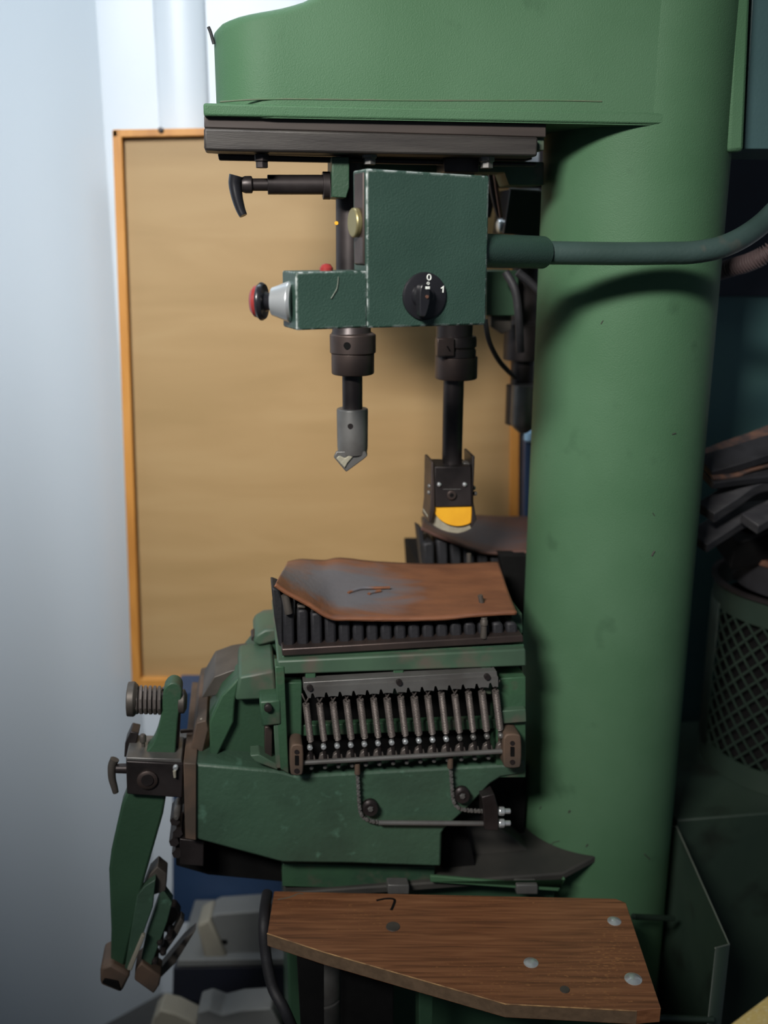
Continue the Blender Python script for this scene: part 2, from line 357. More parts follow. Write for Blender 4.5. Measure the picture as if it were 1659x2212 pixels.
# head casting: rounded left end in plan, swept top
uC = MF.u.dot(CC)
def MW(u, n, z): return MF.u*u+MF.n*n+Vector((0, 0, z))
hl = MF.P(461, 120, DF); uL = MF.u.dot(hl); z_pl = MF.P(900, 222, DF).z
bm = bmesh.new(); prof = []
rc = 0.075
nF = DF+0.0035; nB = DF+2*CR_-0.0035
for i in range(9):
    a = math.pi/2*i/8; prof.append((uL+rc-math.sin(a)*rc, nB-rc+math.cos(a)*rc))
for i in range(9):
    a = math.pi/2*i/8; prof.append((uL+rc-math.cos(a)*rc, nF+rc-math.sin(a)*rc))
prof = prof+[(uC*0.55+uL*0.45, nF), (uC, nF), (uC, nB)]
def ztop(u):
    pts = [(462, 45), (480, 34), (520, 26), (560, 21), (600, 15), (650, 2), (720, -30), (820, -80), (1400, -160)]
    best = None
    us = [(MF.u.dot(MF.P(x, y, DF)), MF.P(x, y, DF).z) for x, y in pts]
    if u <= us[0][0]: return us[0][1]
    for (a, za), (b, zb) in zip(us, us[1:]):
        if a <= u <= b: return za+(zb-za)*(u-a)/(b-a)
    return us[-1][1]
# walk along u in slices so the swept top follows the drawing
us = sorted(set([uL+rc-math.sin(math.pi/2*i/8)*rc for i in range(9)]+[uL+rc+(uC-uL-rc)*i/40 for i in range(41)]))
def halfn(u):
    if u >= uL+rc: return nF, nB
    k = rc-math.sqrt(max(0, rc*rc-(uL+rc-u)**2)); return nF+k, nB-k
sl = []
for u in us:
    a, b = halfn(u); zt = ztop(u); zb = z_pl-0.022; r_ = 0.012; ring = []
    ring += [MW(u, a, zb), MW(u, a, zt-r_), MW(u, a+r_*0.3, zt-r_*0.3), MW(u, a+r_, zt), MW(u, b-r_, zt), MW(u, b-r_*0.3, zt-r_*0.3), MW(u, b, zt-r_), MW(u, b, zb)]
    sl.append([bm.verts.new(p) for p in ring])
for a, b in zip(sl, sl[1:]):
    for i in range(8): bm.faces.new((a[i], a[(i+1) % 8], b[(i+1) % 8], b[i]))
bm.faces.new(sl[0]); bm.faces.new(sl[-1][::-1])
head = link('head_casting', bm, 'green', PM, 0, smooth=50)
# bottom flange plate of the head
def mbox(name, u0, u1, n0, n1, z0, z1, m, parent, bevel=0.002, **k):
    bm = bmesh.new(); add_prism(bm, [MW(u0, n0, z0), MW(u1, n0, z0), MW(u1, n1, z0), MW(u0, n1, z0)], Vector((0, 0, z1-z0)))
    return link(name, bm, m, parent, bevel, **k)
a = MF.P(440, 250, DF); b = MF.P(440, 222, DF)
mbox('head_flange', MF.u.dot(a), uC-0.004, DF+0.0012, nB+0.006, a.z, b.z, 'green', PM, 0.003)
tube('weld_seam', at3(MF, (475, 220, nF), (600, 214, nF), (900, 217, nF), (1180, 217, nF), (1300, 219, nF)), 0.0011, 'seam', head)
# cable end poking out behind the head
tube('cable_end', at3(MF, (462, 95, 1.45), (455, 70, 1.45), (450, 58, 1.45)), 0.0022, 'black_matte', head)
# steel slide rail
prism('slide_rail', [(441, 250), (1180, 268), (1180, 297), (441, 276)], DF+0.012, 0.18, 'rail_dark', PM)
rail = prism('slide_bar', [(440, 276), (1163, 296), (1161, 338), (470, 326), (441, 324)], DF+0.004, 0.05, 'steel_rail', PM, bevel=0.003)
prism('rear_slide_bar', [(470, 300), (1150, 318), (1150, 345), (470, 333)], DF+0.15, 0.04, 'steel_rail', PM)
prism('stop_bar', [(470, 332), (1160, 352), (1160, 360), (473, 346)], DF+0.06, 0.012, 'steel_dark', PM, bevel=0.002)
prism('rail_end_block', rect(1160, 290, 1176, 325), DF+0.02, 0.05, 'green_bed', PM)
for x, y in ((565, 347), (798, 340), (1052, 348)):
    vlathe('hex_bolt', x, [(y-14, 34), (y+2, 34), (y+2, 28), (y+16, 28)], DF+0.03, 'steel_dark' if x < 600 else 'steel', rail, seg=6)
# second black carriage pieces under the rail
prism('carriage', [(752, 338), (1175, 350), (1175, 400), (1100, 400), (1090, 372), (752, 372)], DF+0.12, 0.06, 'green_bed', PM)
prism('carriage_shoe', rect(960, 340, 1035, 372), DF+0.05, 0.06, 'steel_dark', PM)
# clamp lever on the left
brk = prism('clamp_bracket', [(717, 338), (755, 338), (755, 405), (748, 428), (717, 426)], DF+0.03, 0.07, 'green_arm', PM)
hd = hlathe('clamp_screw', [(697, 58), (712, 58), (712, 58)], 401, DF+0.06, 'steel_dark', brk)
hlathe('clamp_sleeve', [(578, 41), (698, 41)], 399, DF+0.06, 'steel_dark', brk)
hlathe('clamp_rod', [(522, 30), (530, 36), (544, 36), (546, 26), (580, 26)], 399, DF+0.06, 'steel_dark', brk)
bm = bmesh.new(); add_tube(bm, at3(MF, (511, 380, DF+0.058), (508, 398, DF+0.058), (512, 425, DF+0.056), (519, 450, DF+0.054), (526, 466, DF+0.052)), lambda t: 0.0105-0.005*t, 16)
bmesh.ops.scale(bm, vec=(1, 1.2, 1), verts=bm.verts[:], space=Matrix.Translation(-MF.P(511, 400, DF+0.058)))
link('clamp_handle', bm, 'black', brk)

# spindle A (front)
DA = 1.475
spA = vlathe('spindle', 757, [(338, 64), (600, 66), (716, 84), (722, 90)], DA, 'steel_dark', PM)
vlathe('lock_collar', 762, [(718, 84), (722, 100), (762, 99)], DA, 'steel_brown', spA, bevel=0.0012)
vlathe('lower_collar', 762, [(762, 93), (805, 92), (808, 88)], DA, 'steel_brown', spA, bevel=0.0012)
dlathe('collar_hole', 750, 747, DA-0.0338, [(0, 15), (0.01, 15)], 'blackness', spA)
vlathe('shaft', 761, [(808, 44), (890, 43)], DA, 'steel_dark', spA)
vlathe('tool_holder', 761, [(882, 66), (886, 68), (965, 66), (980, 62)], DA, 'steel', spA, bevel=0.001)
dlathe('set_screw', 757, 921, DA-0.0235, [(0, 12), (0.004, 12)], 'steel_dark', spA)
prism('tool_cheek', [(727, 975), (790, 975), (794, 985), (786, 992), (748, 1020), (721, 988)], DA-0.018, 0.006, 'steel', spA)
bm = bmesh.new(); add_prism(bm, [MF.P(x, y, DA-0.008) for x, y in ((740, 972), (792, 968), (794, 984), (750, 1017), (742, 1008), (770, 985))], MF.n*0.024)
link('tool_tip', bm, 'steel', spA, 0.001)
prism('tool_edge', [(733, 984), (745, 990), (758, 982), (765, 984), (750, 1002), (745, 1012), (726, 990)], DA-0.021, 0.003, 'felt', spA)
vlathe('rear_guide_post', 779, [(338, 40), (720, 40)], DA+0.05, 'steel_dark', PM)
dlathe('lamp_lens', 727, 482, DA-0.01, [(0, 8), (0.006, 8)], 'yellow', spA)

# spindle B
DB = 1.56
spB = vlathe('spindle', 989, [(350, 72), (700, 80), (732, 78)], DB, 'steel_dark', PM)
vlathe('grooved_ring', 985, [(726, 86), (734, 90), (748, 90), (750, 82), (753, 82), (755, 88), (770, 88)], DB, 'steel_dark', spB, bevel=0.0008)
prism('ring_clamp', rect(945, 731, 982, 770), DB-0.036, 0.02, 'steel_brown', spB)
tube('groove_line', at3(MF, (966, 748, DB-0.037), (972, 758, DB-0.037)), 0.001, 'blackness', spB)
vlathe('lower_collar', 986, [(770, 92), (814, 92), (818, 88)], DB, 'steel_brown', spB, bevel=0.0012)
vlathe('shaft', 980, [(817, 45), (1012, 43)], DB, 'steel_dark', spB)
fork = prism('fork_block', [(938, 1008), (1018, 1008), (1020, 1094), (940, 1096)], DB-0.03, 0.06, 'steel_dark', spB, bevel=0.002)
prism('fork_plate', [(932, 998), (938, 998), (940, 1100), (934, 1125), (926, 1130), (930, 1095)], DB-0.032, 0.062, 'steel_brown', spB)
prism('fork_plate', [(1020, 985), (1026, 985), (1022, 1080), (1030, 1122), (1018, 1142), (1020, 1110)], DB-0.032, 0.062, 'steel_dark', spB)
prism('fork_cap', rect(1001, 1000, 1016, 1009), DB-0.01, 0.02, 'steel', spB)
for x, y, s in ((949, 1047, 9), (1004, 1047, 9)): dlathe('screw', x, y, DB-0.033, [(-0.002, 3), (0, s), (0.004, s)], 'chrome', spB)
dlathe('pivot_ring', 976, 1070, DB-0.034, [(-0.001, 17), (0.0, 20), (0.004, 20)], 'steel_brown', spB)
dlathe('pivot_hole', 976, 1070, DB-0.0355, [(0, 9), (0.003, 9)], 'blackness', spB)
for x, y in ((928, 1050), (927, 1064), (1026, 1066), (1023, 1054)):
    hlathe('side_nut', [(x-4, 8), (x, 12), (x+4, 8)], y, DB-0.02, 'steel', spB, seg=6)
line('engraved_line', [(957, 1057), (995, 1057)], DB-0.0305, 0.0006, 'steel', spB)
def arc_pad(name, pts, d, t, m, par, bev): return prism(name, pts, d, t, m, par, bevel=bev, segs=3)
def sm(pts, n=6): return [(p.x, p.y) for p in catmull([Vector((x, y, 0)) for x, y in pts], n)]
arc_pad('yellow_pad', sm([(934, 1090), (938, 1106), (950, 1122), (968, 1133), (990, 1137), (1010, 1133), (1018, 1125), (1019, 1090)])[:], DB-0.026, 0.05, 'yellow', spB, 0.003)
arc_pad('felt_pad', sm([(930, 1096), (924, 1118), (932, 1132), (955, 1146), (985, 1153), (1008, 1148), (1022, 1136), (1018, 1110), (1000, 1098)]), DB-0.020, 0.05, 'felt', spB, 0.003)

# rear station hardware glimpsed between the control box and the column
DR = 1.78
rb = prism('rear_bracket', [(1040, 345), (1180, 352), (1180, 405), (1075, 405), (1060, 470), (1040, 470)], DR, 0.04, 'steel_dark', PM)
tube('rear_stay', at3(MF, (1065, 350, 1.66), (1075, 420, 1.66), (1083, 470, 1.66)), 0.003, 'copper', rb)
tube('rear_stay', at3(MF, (1056, 350, 1.70), (1066, 420, 1.70), (1078, 468, 1.70)), 0.005, 'steel_dark', rb)
rc_ = prism('rear_control_box', [(1102, 408), (1185, 415), (1185, 510), (1088, 505)], 1.72, 0.08, 'black', PM)
tube('box_rim', at3(MF, (1100, 408, 1.715), (1185, 414, 1.715)), 0.0018, 'steel', rc_)
hlathe('rear_button', [(1072, 16), (1076, 30), (1090, 32)], 488, 1.75, 'chrome', rc_)
prism('rear_arm_casting', [(1050, 585), (1120, 585), (1120, 682), (1050, 682)], 1.70, 0.07, 'green_arm', PM)
prism('rear_plate', [(1060, 682), (1105, 682), (1105, 712), (1085, 722), (1060, 706)], 1.72, 0.03, 'steel_grease', PM)
spC = vlathe('spindle', 1141, [(470, 60), (690, 62), (700, 84), (776, 84), (778, 50), (832, 50), (832, 66), (915, 66)], DR, 'steel_dark', PM)
vlathe('tool_holder', 1134, [(831, 57), (912, 58), (920, 52), (934, 20)], DR-0.035, 'steel', spC)
for pts in (((1092, 588, 1.66), (1112, 625, 1.65), (1120, 680, 1.65), (1124, 760, 1.66)), ((1118, 588, 1.64), (1140, 606, 1.64), (1165, 630, 1.64))):
    tube('rear_hose', at3(MF, *pts), 0.007, 'black_matte', PM)
tube('air_hose', at3(MF, (1048, 690, 1.6), (1056, 735, 1.6), (1075, 775, 1.62), (1096, 800, 1.66), (1112, 815, 1.74)), 0.0042, 'black_matte', PM)

# ---------------------------------------------------------------- press bed, front station
DBF = 1.325
# main lower casting (big green body)
bodyp = [(418, 1650), (600, 1665), (640, 1676), (1100, 1652), (1135, 1640), (1135, 1672), (1082, 1680), (1060, 1694), (1005, 1752), (962, 1790), (955, 1800), (953, 1873), (760, 1866), (610, 1864), (418, 1812)]
body = prism('bed_casting', bodyp, DBF+0.01, 0.27, 'green_body', PM, bevel=0.004)
prism('end_flange', [(396, 1648), (424, 1650), (424, 1816), (400, 1812)], DBF+0.004, 0.28, 'rust_plate', body)
prism('upper_flange', [(424, 1562), (446, 1556), (450, 1575), (432, 1650), (405, 1652)], DBF+0.05, 0.2, 'rust_plate', body)
vlathe('flange_bolt', 438, [(1552, 10), (1556, 20), (1580, 20)], DBF+0.06, 'beige', body)
# underside dark mechanism
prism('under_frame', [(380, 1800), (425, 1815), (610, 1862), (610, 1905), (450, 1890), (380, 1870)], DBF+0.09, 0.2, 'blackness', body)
prism('under_block', [(388, 1812), (440, 1818), (440, 1872), (388, 1868)], DBF+0.03, 0.1, 'steel_dark', body)
for x, y in ((378, 1775), (384, 1800), (376, 1820), (382, 1845)):
    dlathe('adjusting_bolt', x, y, DBF+0.03, [(0, 12), (0, 22), (0.05, 22)], 'steel_dark', body, seg=6)
dlathe('adjusting_bolt', 381, 1768, DBF+0.025, [(0, 8), (0.003, 14), (0.05, 16)], 'steel', body)
# bed frame above: front face with window slots
bf = prism('bed_frame', [(598, 1428), (1136, 1402), (1138, 1440), (604, 1458)], DBF, 0.26, 'green_light', PM, bevel=0.003)
prism('frame_lip', [(612, 1414), (1132, 1392), (1134, 1404), (604, 1430)], DBF+0.012, 0.24, 'green_bed', bf)
prism('steel_tray', [(608, 1402), (1130, 1372), (1132, 1388), (610, 1418)], DBF+0.006, 0.25, 'steel_brown', bf, bevel=0.002)
prism('frame_post', [(594, 1440), (614, 1440), (624, 1672), (606, 1662), (600, 1560)], DBF-0.002, 0.03, 'green_bed', bf)
for x0 in (660, 850, 1040):
    prism('frame_rib', [(x0, 1440), (x0+22, 1440), (x0+22, 1500), (x0, 1500)], DBF+0.002, 0.03, 'green_bed', bf)
prism('frame_cavity_shade', [(612, 1445), (1128, 1430), (1130, 1690), (622, 1690)], DBF+0.05, 0.02, 'blackness', bf)  # black sheet, carries the shade behind the springs in its colour
prism('side_panel', [(1072, 1466), (1136, 1462), (1136, 1680), (1072, 1680)], DBF+0.012, 0.04, 'green_bed', bf)
prism('frame_crossbar', [(614, 1568), (1136, 1552), (1136, 1572), (614, 1592)], DBF+0.022, 0.015, 'green_bed', bf)
prism('side_ledge', [(1082, 1536), (1136, 1532), (1138, 1560), (1084, 1564)], DBF+0.0, 0.03, 'green_light', bf)
prism('left_panel', [(612, 1475), (652, 1474), (652, 1590), (616, 1592)], DBF+0.014, 0.02, 'green_bed', bf)
# leather springs comb
sb = prism('spring_bar', [(655, 1474), (1073, 1450), (1076, 1468), (656, 1492)], DBF-0.012, 0.02, 'steel', PM, bevel=0.001)
tp = []
n = 15
pts = [(655, 1484), (1076, 1460)]
low = []
for i in range(n):
    x = 657+(1077-657)*i/(n-1)*0.985+3; yb = 1510-24*(i/(n-1)); w = 12
    low += [(x+13, yb-12), (x+11, yb-2), (x+5, yb-3), (x-5, yb-3), (x-9, yb-1), (x-13, yb-11)][::-1]
prism('toothed_edge', [(655, 1486)]+[p for p in low if 655 < p[0] < 1078]+[(1076, 1484), (1076, 1462)], DBF-0.015, 0.006, 'steel', sb, bevel=0)
for x, y in ((669, 1486), (862, 1474), (1052, 1462)): dlathe('socket_screw', x, y, DBF-0.016, [(-0.003, 12), (0, 13), (0.003, 13)], 'steel_dark', sb)
rod = None
rodm = hlathe('spring_rod', [(648, 11), (1098, 11)], 1648, DBF-0.012, 'steel', PM, cy2=1622)
for i in range(n):
    t = i/(n-1); xt = 661+t*(1070-661); xb = 671+t*(1080-671); yt = 1521-28*t+random.uniform(-3, 3); yb = 1600-25*t
    if i in (10,): yt -= 8
    a = MF.P(xt, yt, DBF-0.006); b = MF.P(xb, yb, DBF-0.006)
    c = coil('spring', a, b, 0.0042*random.uniform(0.9, 1.1), 0.0014, 26, 'steel_spring', sb)
    tube('spring_hook', at3(MF, (xt-9, yt-26, DBF-0.008), (xt-5, yt-14, DBF-0.01), (xt, yt-6, DBF-0.006), (xt+5, yt-14, DBF-0.01), (xt+8, yt-26, DBF-0.008)), 0.0011, 'steel_spring', c, seg=6) if False else None
    bm = bmesh.new()
    for q in ((-9, -5), (9, 5)):
        add_tube(bm, at3(MF, (xt+q[0], yt-22, DBF-0.008), (xt+q[1], yt-12, DBF-0.009), (xt, yt-3, DBF-0.006)), 0.0012, 6)
    link('spring_hook', bm, 'steel_spring', sb)
    # lower eye, nut, tooth under the rod
    yn = 1616-26*t+2; xn = 671+t*(1084-671)
    dlathe('eye_nut', xn-1, yn, DBF-0.016, [(0, 7), (0.002, 12), (0.008, 12)], 'chrome' if i < 11 else 'steel', rodm, seg=8)
    bm = bmesh.new(); add_tube(bm, at3(MF, (xb, yb-2, DBF-0.006), (xn, yn, DBF-0.008), (xn+2, yn+22, DBF-0.006)), 0.0028, 8)
    link('eye_bolt', bm, 'steel_dark', rodm)
    yr = 1648-26*(xn-648)/450
    prism('tooth', [(xn-12, yr), (xn-9, yr-13), (xn, yr-19), (xn+9, yr-13), (xn+12, yr)], DBF-0.006, 0.008, 'steel_spring', rodm, bevel=0.001)
    dlathe('rivet', xn+2, yr+14, DBF-0.002, [(0, 5), (0.002, 10), (0.015, 10)], 'steel', rodm, seg=10)
def lug(x, y, w, h, par):
    ps = sm([(x-w, y-h+10), (x-w*0.6, y-h), (x+w*0.6, y-h), (x+w, y-h+10), (x+w, y+h-10), (x+w*0.6, y+h), (x-w*0.6, y+h), (x-w, y+h-10), (x-w, y-h+10)], 3)[:-1]
    l = prism('end_lug', ps, DBF-0.022, 0.035, 'rust_plate', par, bevel=0.002)
    prism('slot', rect(x-4, y-9, x+4, y+11), DBF-0.0235, 0.01, 'blackness', par, bevel=0)
    dlathe('lug_screw', x, y-17, DBF-0.0235, [(0, 10), (0.01, 10)], 'steel_dark', par); dlathe('lug_screw', x, y+24, DBF-0.0235, [(0, 11), (0.01, 11)], 'steel_dark', par)
lug(641, 1642, 14, 33, rodm); lug(1107, 1623, 19, 36, rodm)
# shadowed cavity behind the springs is painted black on the frame's back sheet; chains and pulleys below
def chain(pts, par):
    P_ = catmull([Vector((x, y, 0)) for x, y in pts], 30); acc = 0; last = P_[0]; k = 0
    bm = bmesh.new(); nxt = 0
    for p in P_:
        acc += (p-last).length; last = p
        if acc >= nxt:
            c = MF.P(p.x, p.y, DBF-0.004+(0.003 if k % 2 else 0))
            rings_lathe(bm, c, MF.n, [(0, 0.0026), (0.0012, 0.0032), (0.004, 0.0032)], 8); nxt += 7.5; k += 1
    add_tube(bm, [MF.P(x, y, DBF+0.001) for x, y in pts], 0.0017, 6)
    return link('chain', bm, 'steel', par)
for pts, pul in (([(772, 1658), (774, 1700), (777, 1745), (784, 1766), (805, 1776), (820, 1777)], (801, 1750)), ([(973, 1645), (976, 1690), (980, 1730), (990, 1746), (1010, 1752), (1045, 1754)], (1000, 1722))):
    c = chain(pts, PM)
    vlathe('chain_anchor', pts[0][0], [(pts[0][1]-10, 12), (pts[0][1]+14, 13)], DBF-0.002, 'rust_plate', c)
    dlathe('pulley', pul[0], pul[1], DBF-0.006, [(0, 30), (0.002, 34), (0.005, 26), (0.008, 34), (0.014, 34)], 'steel_dark', c)
    dlathe('pulley_bolt', pul[0], pul[1], DBF-0.009, [(0, 10), (0.002, 14), (0.006, 14)], 'steel', c, seg=6)
tr = hlathe('tie_rod', [(818, 11), (1062, 11)], 1777, DBF-0.002, 'steel', PM, cy2=1779)
ab = prism('anchor_block', [(1040, 1722), (1068, 1715), (1076, 1745), (1078, 1795), (1046, 1793), (1044, 1745)], DBF-0.008, 0.03, 'steel_dark', PM)
for y in (1752, 1778):
    hlathe('anchor_nut', [(1074, 12), (1078, 20), (1088, 20), (1090, 12), (1102, 12)], y, DBF, 'chrome', ab, seg=8)

# rubber fins under the leather
fin0 = None
tops = [1282, 1306, 1313, 1322, 1328, 1332, 1334, 1335, 1336, 1336, 1336, 1335, 1334, 1334, 1334, 1334, 1334]
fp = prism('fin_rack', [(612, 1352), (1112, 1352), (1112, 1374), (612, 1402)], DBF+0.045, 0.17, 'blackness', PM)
for i, ty in enumerate(tops):
    x = 609+i*30.2; yb = 1406-29*(x-609)/520
    w = 26
    ty += (14 if i == 0 else 10); o = prism('rubber_fin', [(x+2, ty+2), (x+w-6, ty), (x+w, ty+8), (x+w+2, yb), (x+4, yb)], DBF+0.02, 0.07 if i == 0 else 0.19, 'black_matte', fp, bevel=0.004)
prism('side_fin', [(586, 1268), (603, 1274), (612, 1300), (612, 1400), (602, 1396), (592, 1330)], DBF+0.03, 0.05, 'black_matte', fp, bevel=0.003)
tube('fin_tip', at3(MF, (616, 1285, DBF+0.016), (624, 1325, DBF+0.014)), 0.006, 'steel_grease', fp)
for i in (1, 2):
    prism('fin_top', rect(612+i*30, tops[i]+2, 630+i*30, tops[i]+9), DBF+0.0185, 0.01, 'steel_grease', fp)
# bed stud with nut through the leather
st = vlathe('bed_stud', 1046, [(1333, 14), (1338, 14), (1340, 17), (1350, 17), (1350, 13), (1378, 15)], DBF+0.008, 'steel_grease', PM)
prism('rack_end_block', [(1104, 1325), (1128, 1325), (1130, 1368), (1106, 1372)], DBF+0.04, 0.1, 'green_bed', fp)
# rear station bed body behind
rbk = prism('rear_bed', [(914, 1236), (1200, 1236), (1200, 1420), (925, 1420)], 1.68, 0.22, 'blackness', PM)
for i in range(7):
    x = 914+i*29; prism('rubber_fin', [(x, 1152+i*9+(22 if i == 0 else 4)), (x+24, 1156+i*9+(14 if i == 0 else 4)), (x+26, 1235), (x+6, 1235)], 1.655, 0.06 if i == 0 else 0.16, 'black_matte', rbk, bevel=0.004)
prism('side_fin', [(903, 1140), (914, 1146), (922, 1230), (914, 1232)], 1.67, 0.04, 'black_matte', rbk)
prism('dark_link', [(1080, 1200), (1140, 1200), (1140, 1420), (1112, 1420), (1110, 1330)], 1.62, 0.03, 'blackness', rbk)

# leather mats: lofted, sagging
def mat_sheet(name, front, back, df, db, sag, label, lm='leather', nu=60, nv=22):
    F_ = catmull([MF.P(x, y, df) for x, y in front], 12); B_ = catmull([MF.P(x, y, db) for x, y in back], 12)
    def samp(L_, t):
        s = t*(len(L_)-1); i = min(int(s), len(L_)-2); return L_[i].lerp(L_[i+1], s-i)
    bm = bmesh.new(); g = []
    for i in range(nu+1):
        row = []; t = i/nu
        for j in range(nv+1):
            v = j/nv; p = samp(F_, t).lerp(samp(B_, t), v)
            p.z -= sag*math.sin(math.pi*v)*(math.sin(math.pi*min(1, t*1.3+0.05)))
            p.z += 0.0016*math.sin(9*t+5*v)
            row.append(bm.verts.new(p))
        g.append(row)
    for i in range(nu):
        for j in range(nv): bm.faces.new((g[i][j], g[i+1][j], g[i+1][j+1], g[i][j+1]))
    o = link(name, bm, lm, None, 0, solid=0.005, smooth=60)
    return tag(o, label, 'leather mat')
mat1 = mat_sheet('leather_mat', [(594, 1264), (620, 1284), (665, 1308), (712, 1334), (760, 1336), (860, 1338), (960, 1338), (1040, 1331), (1116, 1326)],
          [(622, 1214), (650, 1210), (700, 1214), (735, 1209), (800, 1214), (880, 1217), (960, 1219), (1020, 1219), (1076, 1218)], DBF+0.004, DBF+0.235, 0.002,
          'rust brown leather mat with grey wear lying on the near press bed above the springs')
mat2 = mat_sheet('leather_mat', [(910, 1142), (940, 1158), (980, 1172), (1020, 1186), (1070, 1196), (1140, 1196), (1250, 1192)],
          [(918, 1106), (960, 1112), (1010, 1116), (1060, 1116), (1120, 1116), (1180, 1116), (1260, 1116)], 1.64, 1.88, 0.004,
          'dark brown leather mat on the rear press bed, half hidden behind the green column', 'leather_dark')
# squiggle scars on the near mat
z1 = MF.P(800, 1272, DBF+0.11)
tube('raised_scar', at3(MF, (752, 1281, DBF+0.095), (762, 1276, DBF+0.10), (782, 1270, DBF+0.105), (810, 1270, DBF+0.105), (842, 1269, DBF+0.107)), 0.0022, 'leather', mat1)
tube('raised_scar', at3(MF, (796, 1284, DBF+0.09), (804, 1279, DBF+0.095), (822, 1276, DBF+0.10)), 0.0026, 'leather', mat1)
tube('stud', at3(MF, (1037, 1286, DBF+0.05), (1043, 1314, DBF+0.05)), 0.004, 'steel_grease', PM)
tube('stud', at3(MF, (1013, 1196, DBF+0.25), (1014, 1222, DBF+0.25)), 0.004, 'steel_grease', PM)
prism('stud_washer', rect(1018, 1312, 1100, 1318), DBF+0.03, 0.006, 'steel_grease', mat1) if False else None

# ---------------------------------------------------------------- castings left of the bed
gus = prism('side_gusset', [(452, 1540), (478, 1500), (520, 1452), (600, 1440), (604, 1560), (604, 1640), (560, 1650), (456, 1650)], DBF+0.06, 0.05, 'green_arm', PM, bevel=0.004)
prism('gusset_box', [(516, 1462), (592, 1448), (598, 1494), (570, 1512), (508, 1514)], DBF+0.035, 0.12, 'green_light', gus, bevel=0.004)
prism('gusset_wing', [(452, 1560), (478, 1503), (516, 1465), (508, 1514), (505, 1560), (462, 1650), (454, 1650)], DBF+0.045, 0.06, 'green_bed', gus, bevel=0.003)
prism('grease_plate', [(436, 1508), (462, 1462), (500, 1448), (590, 1434), (590, 1446), (520, 1462), (478, 1500)], DBF+0.09, 0.10, 'steel_grease', gus)
prism('rear_arm', [(510, 1444), (548, 1396), (556, 1378), (600, 1372), (604, 1440)], DBF+0.14, 0.06, 'green_arm', gus)
prism('rear_arm_cap', [(546, 1388), (552, 1372), (572, 1360), (600, 1358), (600, 1386), (560, 1396)], DBF+0.13, 0.09, 'green_light', gus, bevel=0.004)
dlathe('cap_screw', 549, 1380, DBF+0.135, [(0, 12), (0.03, 14)], 'steel_dark', gus)
hb = prism('hinge_block', [(560, 1516), (606, 1512), (608, 1566), (566, 1570)], DBF-0.004, 0.05, 'green_bed', PM, bevel=0.003)
dlathe('hinge_bolt', 579, 1529, DBF-0.009, [(-0.004, 12), (-0.003, 17), (0.006, 17)], 'steel_dark', hb)
prism('hinge_web', [(591, 1566), (606, 1566), (610, 1660), (596, 1660)], DBF, 0.05, 'green_light', hb)
prism('hinge_strip', rect(572, 1570, 588, 1640), DBF+0.02, 0.04, 'steel_brown', hb)
prism('hinge_brace', [(540, 1632), (560, 1630), (600, 1652), (600, 1664), (550, 1645)], DBF+0.005, 0.03, 'green_light', hb)

# ---------------------------------------------------------------- left swing arm with spring
AD = DBF+0.03
arm = prism('swing_arm', [(278, 1700), (362, 1700), (352, 1760), (312, 1900), (268, 2090), (252, 2120), (238, 2110), (240, 2010), (235, 1880), (240, 1838), (262, 1740)], AD, 0.03, 'green_arm', PM, bevel=0.004)
upa = prism('upper_arm', sm([(300, 1640), (330, 1606), (345, 1560), (350, 1520), (354, 1490), (368, 1476), (384, 1478), (393, 1492), (390, 1520), (384, 1560), (378, 1640)], 5), AD+0.005, 0.03, 'green_bed', PM, bevel=0.004)
prism('upper_arm_edge', [(380, 1520), (391, 1510), (388, 1570), (384, 1640), (376, 1640)], AD+0.02, 0.03, 'steel_brown', upa)
hlathe('washer', [(384, 30), (386, 52), (398, 52), (400, 46), (404, 30)], 1515, AD+0.02, 'steel_grease', upa)
hlathe('spring_plate', [(274, 50), (276, 74), (290, 76), (298, 60), (300, 30)], 1510, AD+0.02, 'steel_grease', upa)
coil('coil_spring', MF.P(292, 1511, AD+0.02), MF.P(352, 1513, AD+0.02), 0.0195, 0.0028, 6, 'steel_spring', upa)
hlathe('spring_core', [(290, 36), (354, 36)], 1511, AD+0.02, 'steel_brown', upa)
blk = prism('pivot_block', [(272, 1644), (396, 1650), (394, 1724), (274, 1716)], AD-0.018, 0.08, 'steel_dark', PM, bevel=0.002)
prism('block_top', [(272, 1636), (392, 1640), (394, 1650), (272, 1646)], AD-0.014, 0.07, 'steel', blk)
dlathe('pivot_pin', 318, 1686, AD-0.022, [(-0.002, 34), (0, 44), (0.01, 44)], 'steel_brown', blk)
dlathe('pin_centre', 318, 1686, AD-0.026, [(0, 26), (0.005, 26)], 'steel_dark', blk)
dlathe('small_bolt', 379, 1661, AD-0.024, [(0, 8), (0.002, 12), (0.01, 12)], 'chrome', blk)
vlathe('pin_tip', 377, [(1664, 8), (1680, 6)], AD-0.024, 'beige', blk)
hlathe('knob_stem', [(250, 20), (276, 22)], 1660, AD, 'steel_dark', blk)
bm = bmesh.new(); add_tube(bm, at3(MF, (248, 1640, AD), (242, 1655, AD), (242, 1680, AD), (247, 1700, AD), (250, 1712, AD)), lambda t: 0.0068-0.0025*t, 14)
link('knob_lever', bm, 'steel_grease', blk)
prism('stop_arm', [(268, 1636), (270, 1606), (282, 1580), (300, 1584), (296, 1600), (288, 1636)], AD+0.03, 0.03, 'steel_dark', PM)
vlathe('stop_bolt', 308, [(1586, 10), (1590, 15), (1602, 14), (1604, 8), (1640, 8)], AD+0.02, 'steel_grease', PM)
prism('clear_side_link', [(376, 1600), (408, 1592), (404, 1650), (376, 1650)], AD+0.06, 0.03, 'steel', PM)
tube('link_wire', at3(MF, (390, 1580, AD+0.06), (418, 1577, AD+0.06), (430, 1572, AD+0.06)), 0.003, 'rust_plate', PM)
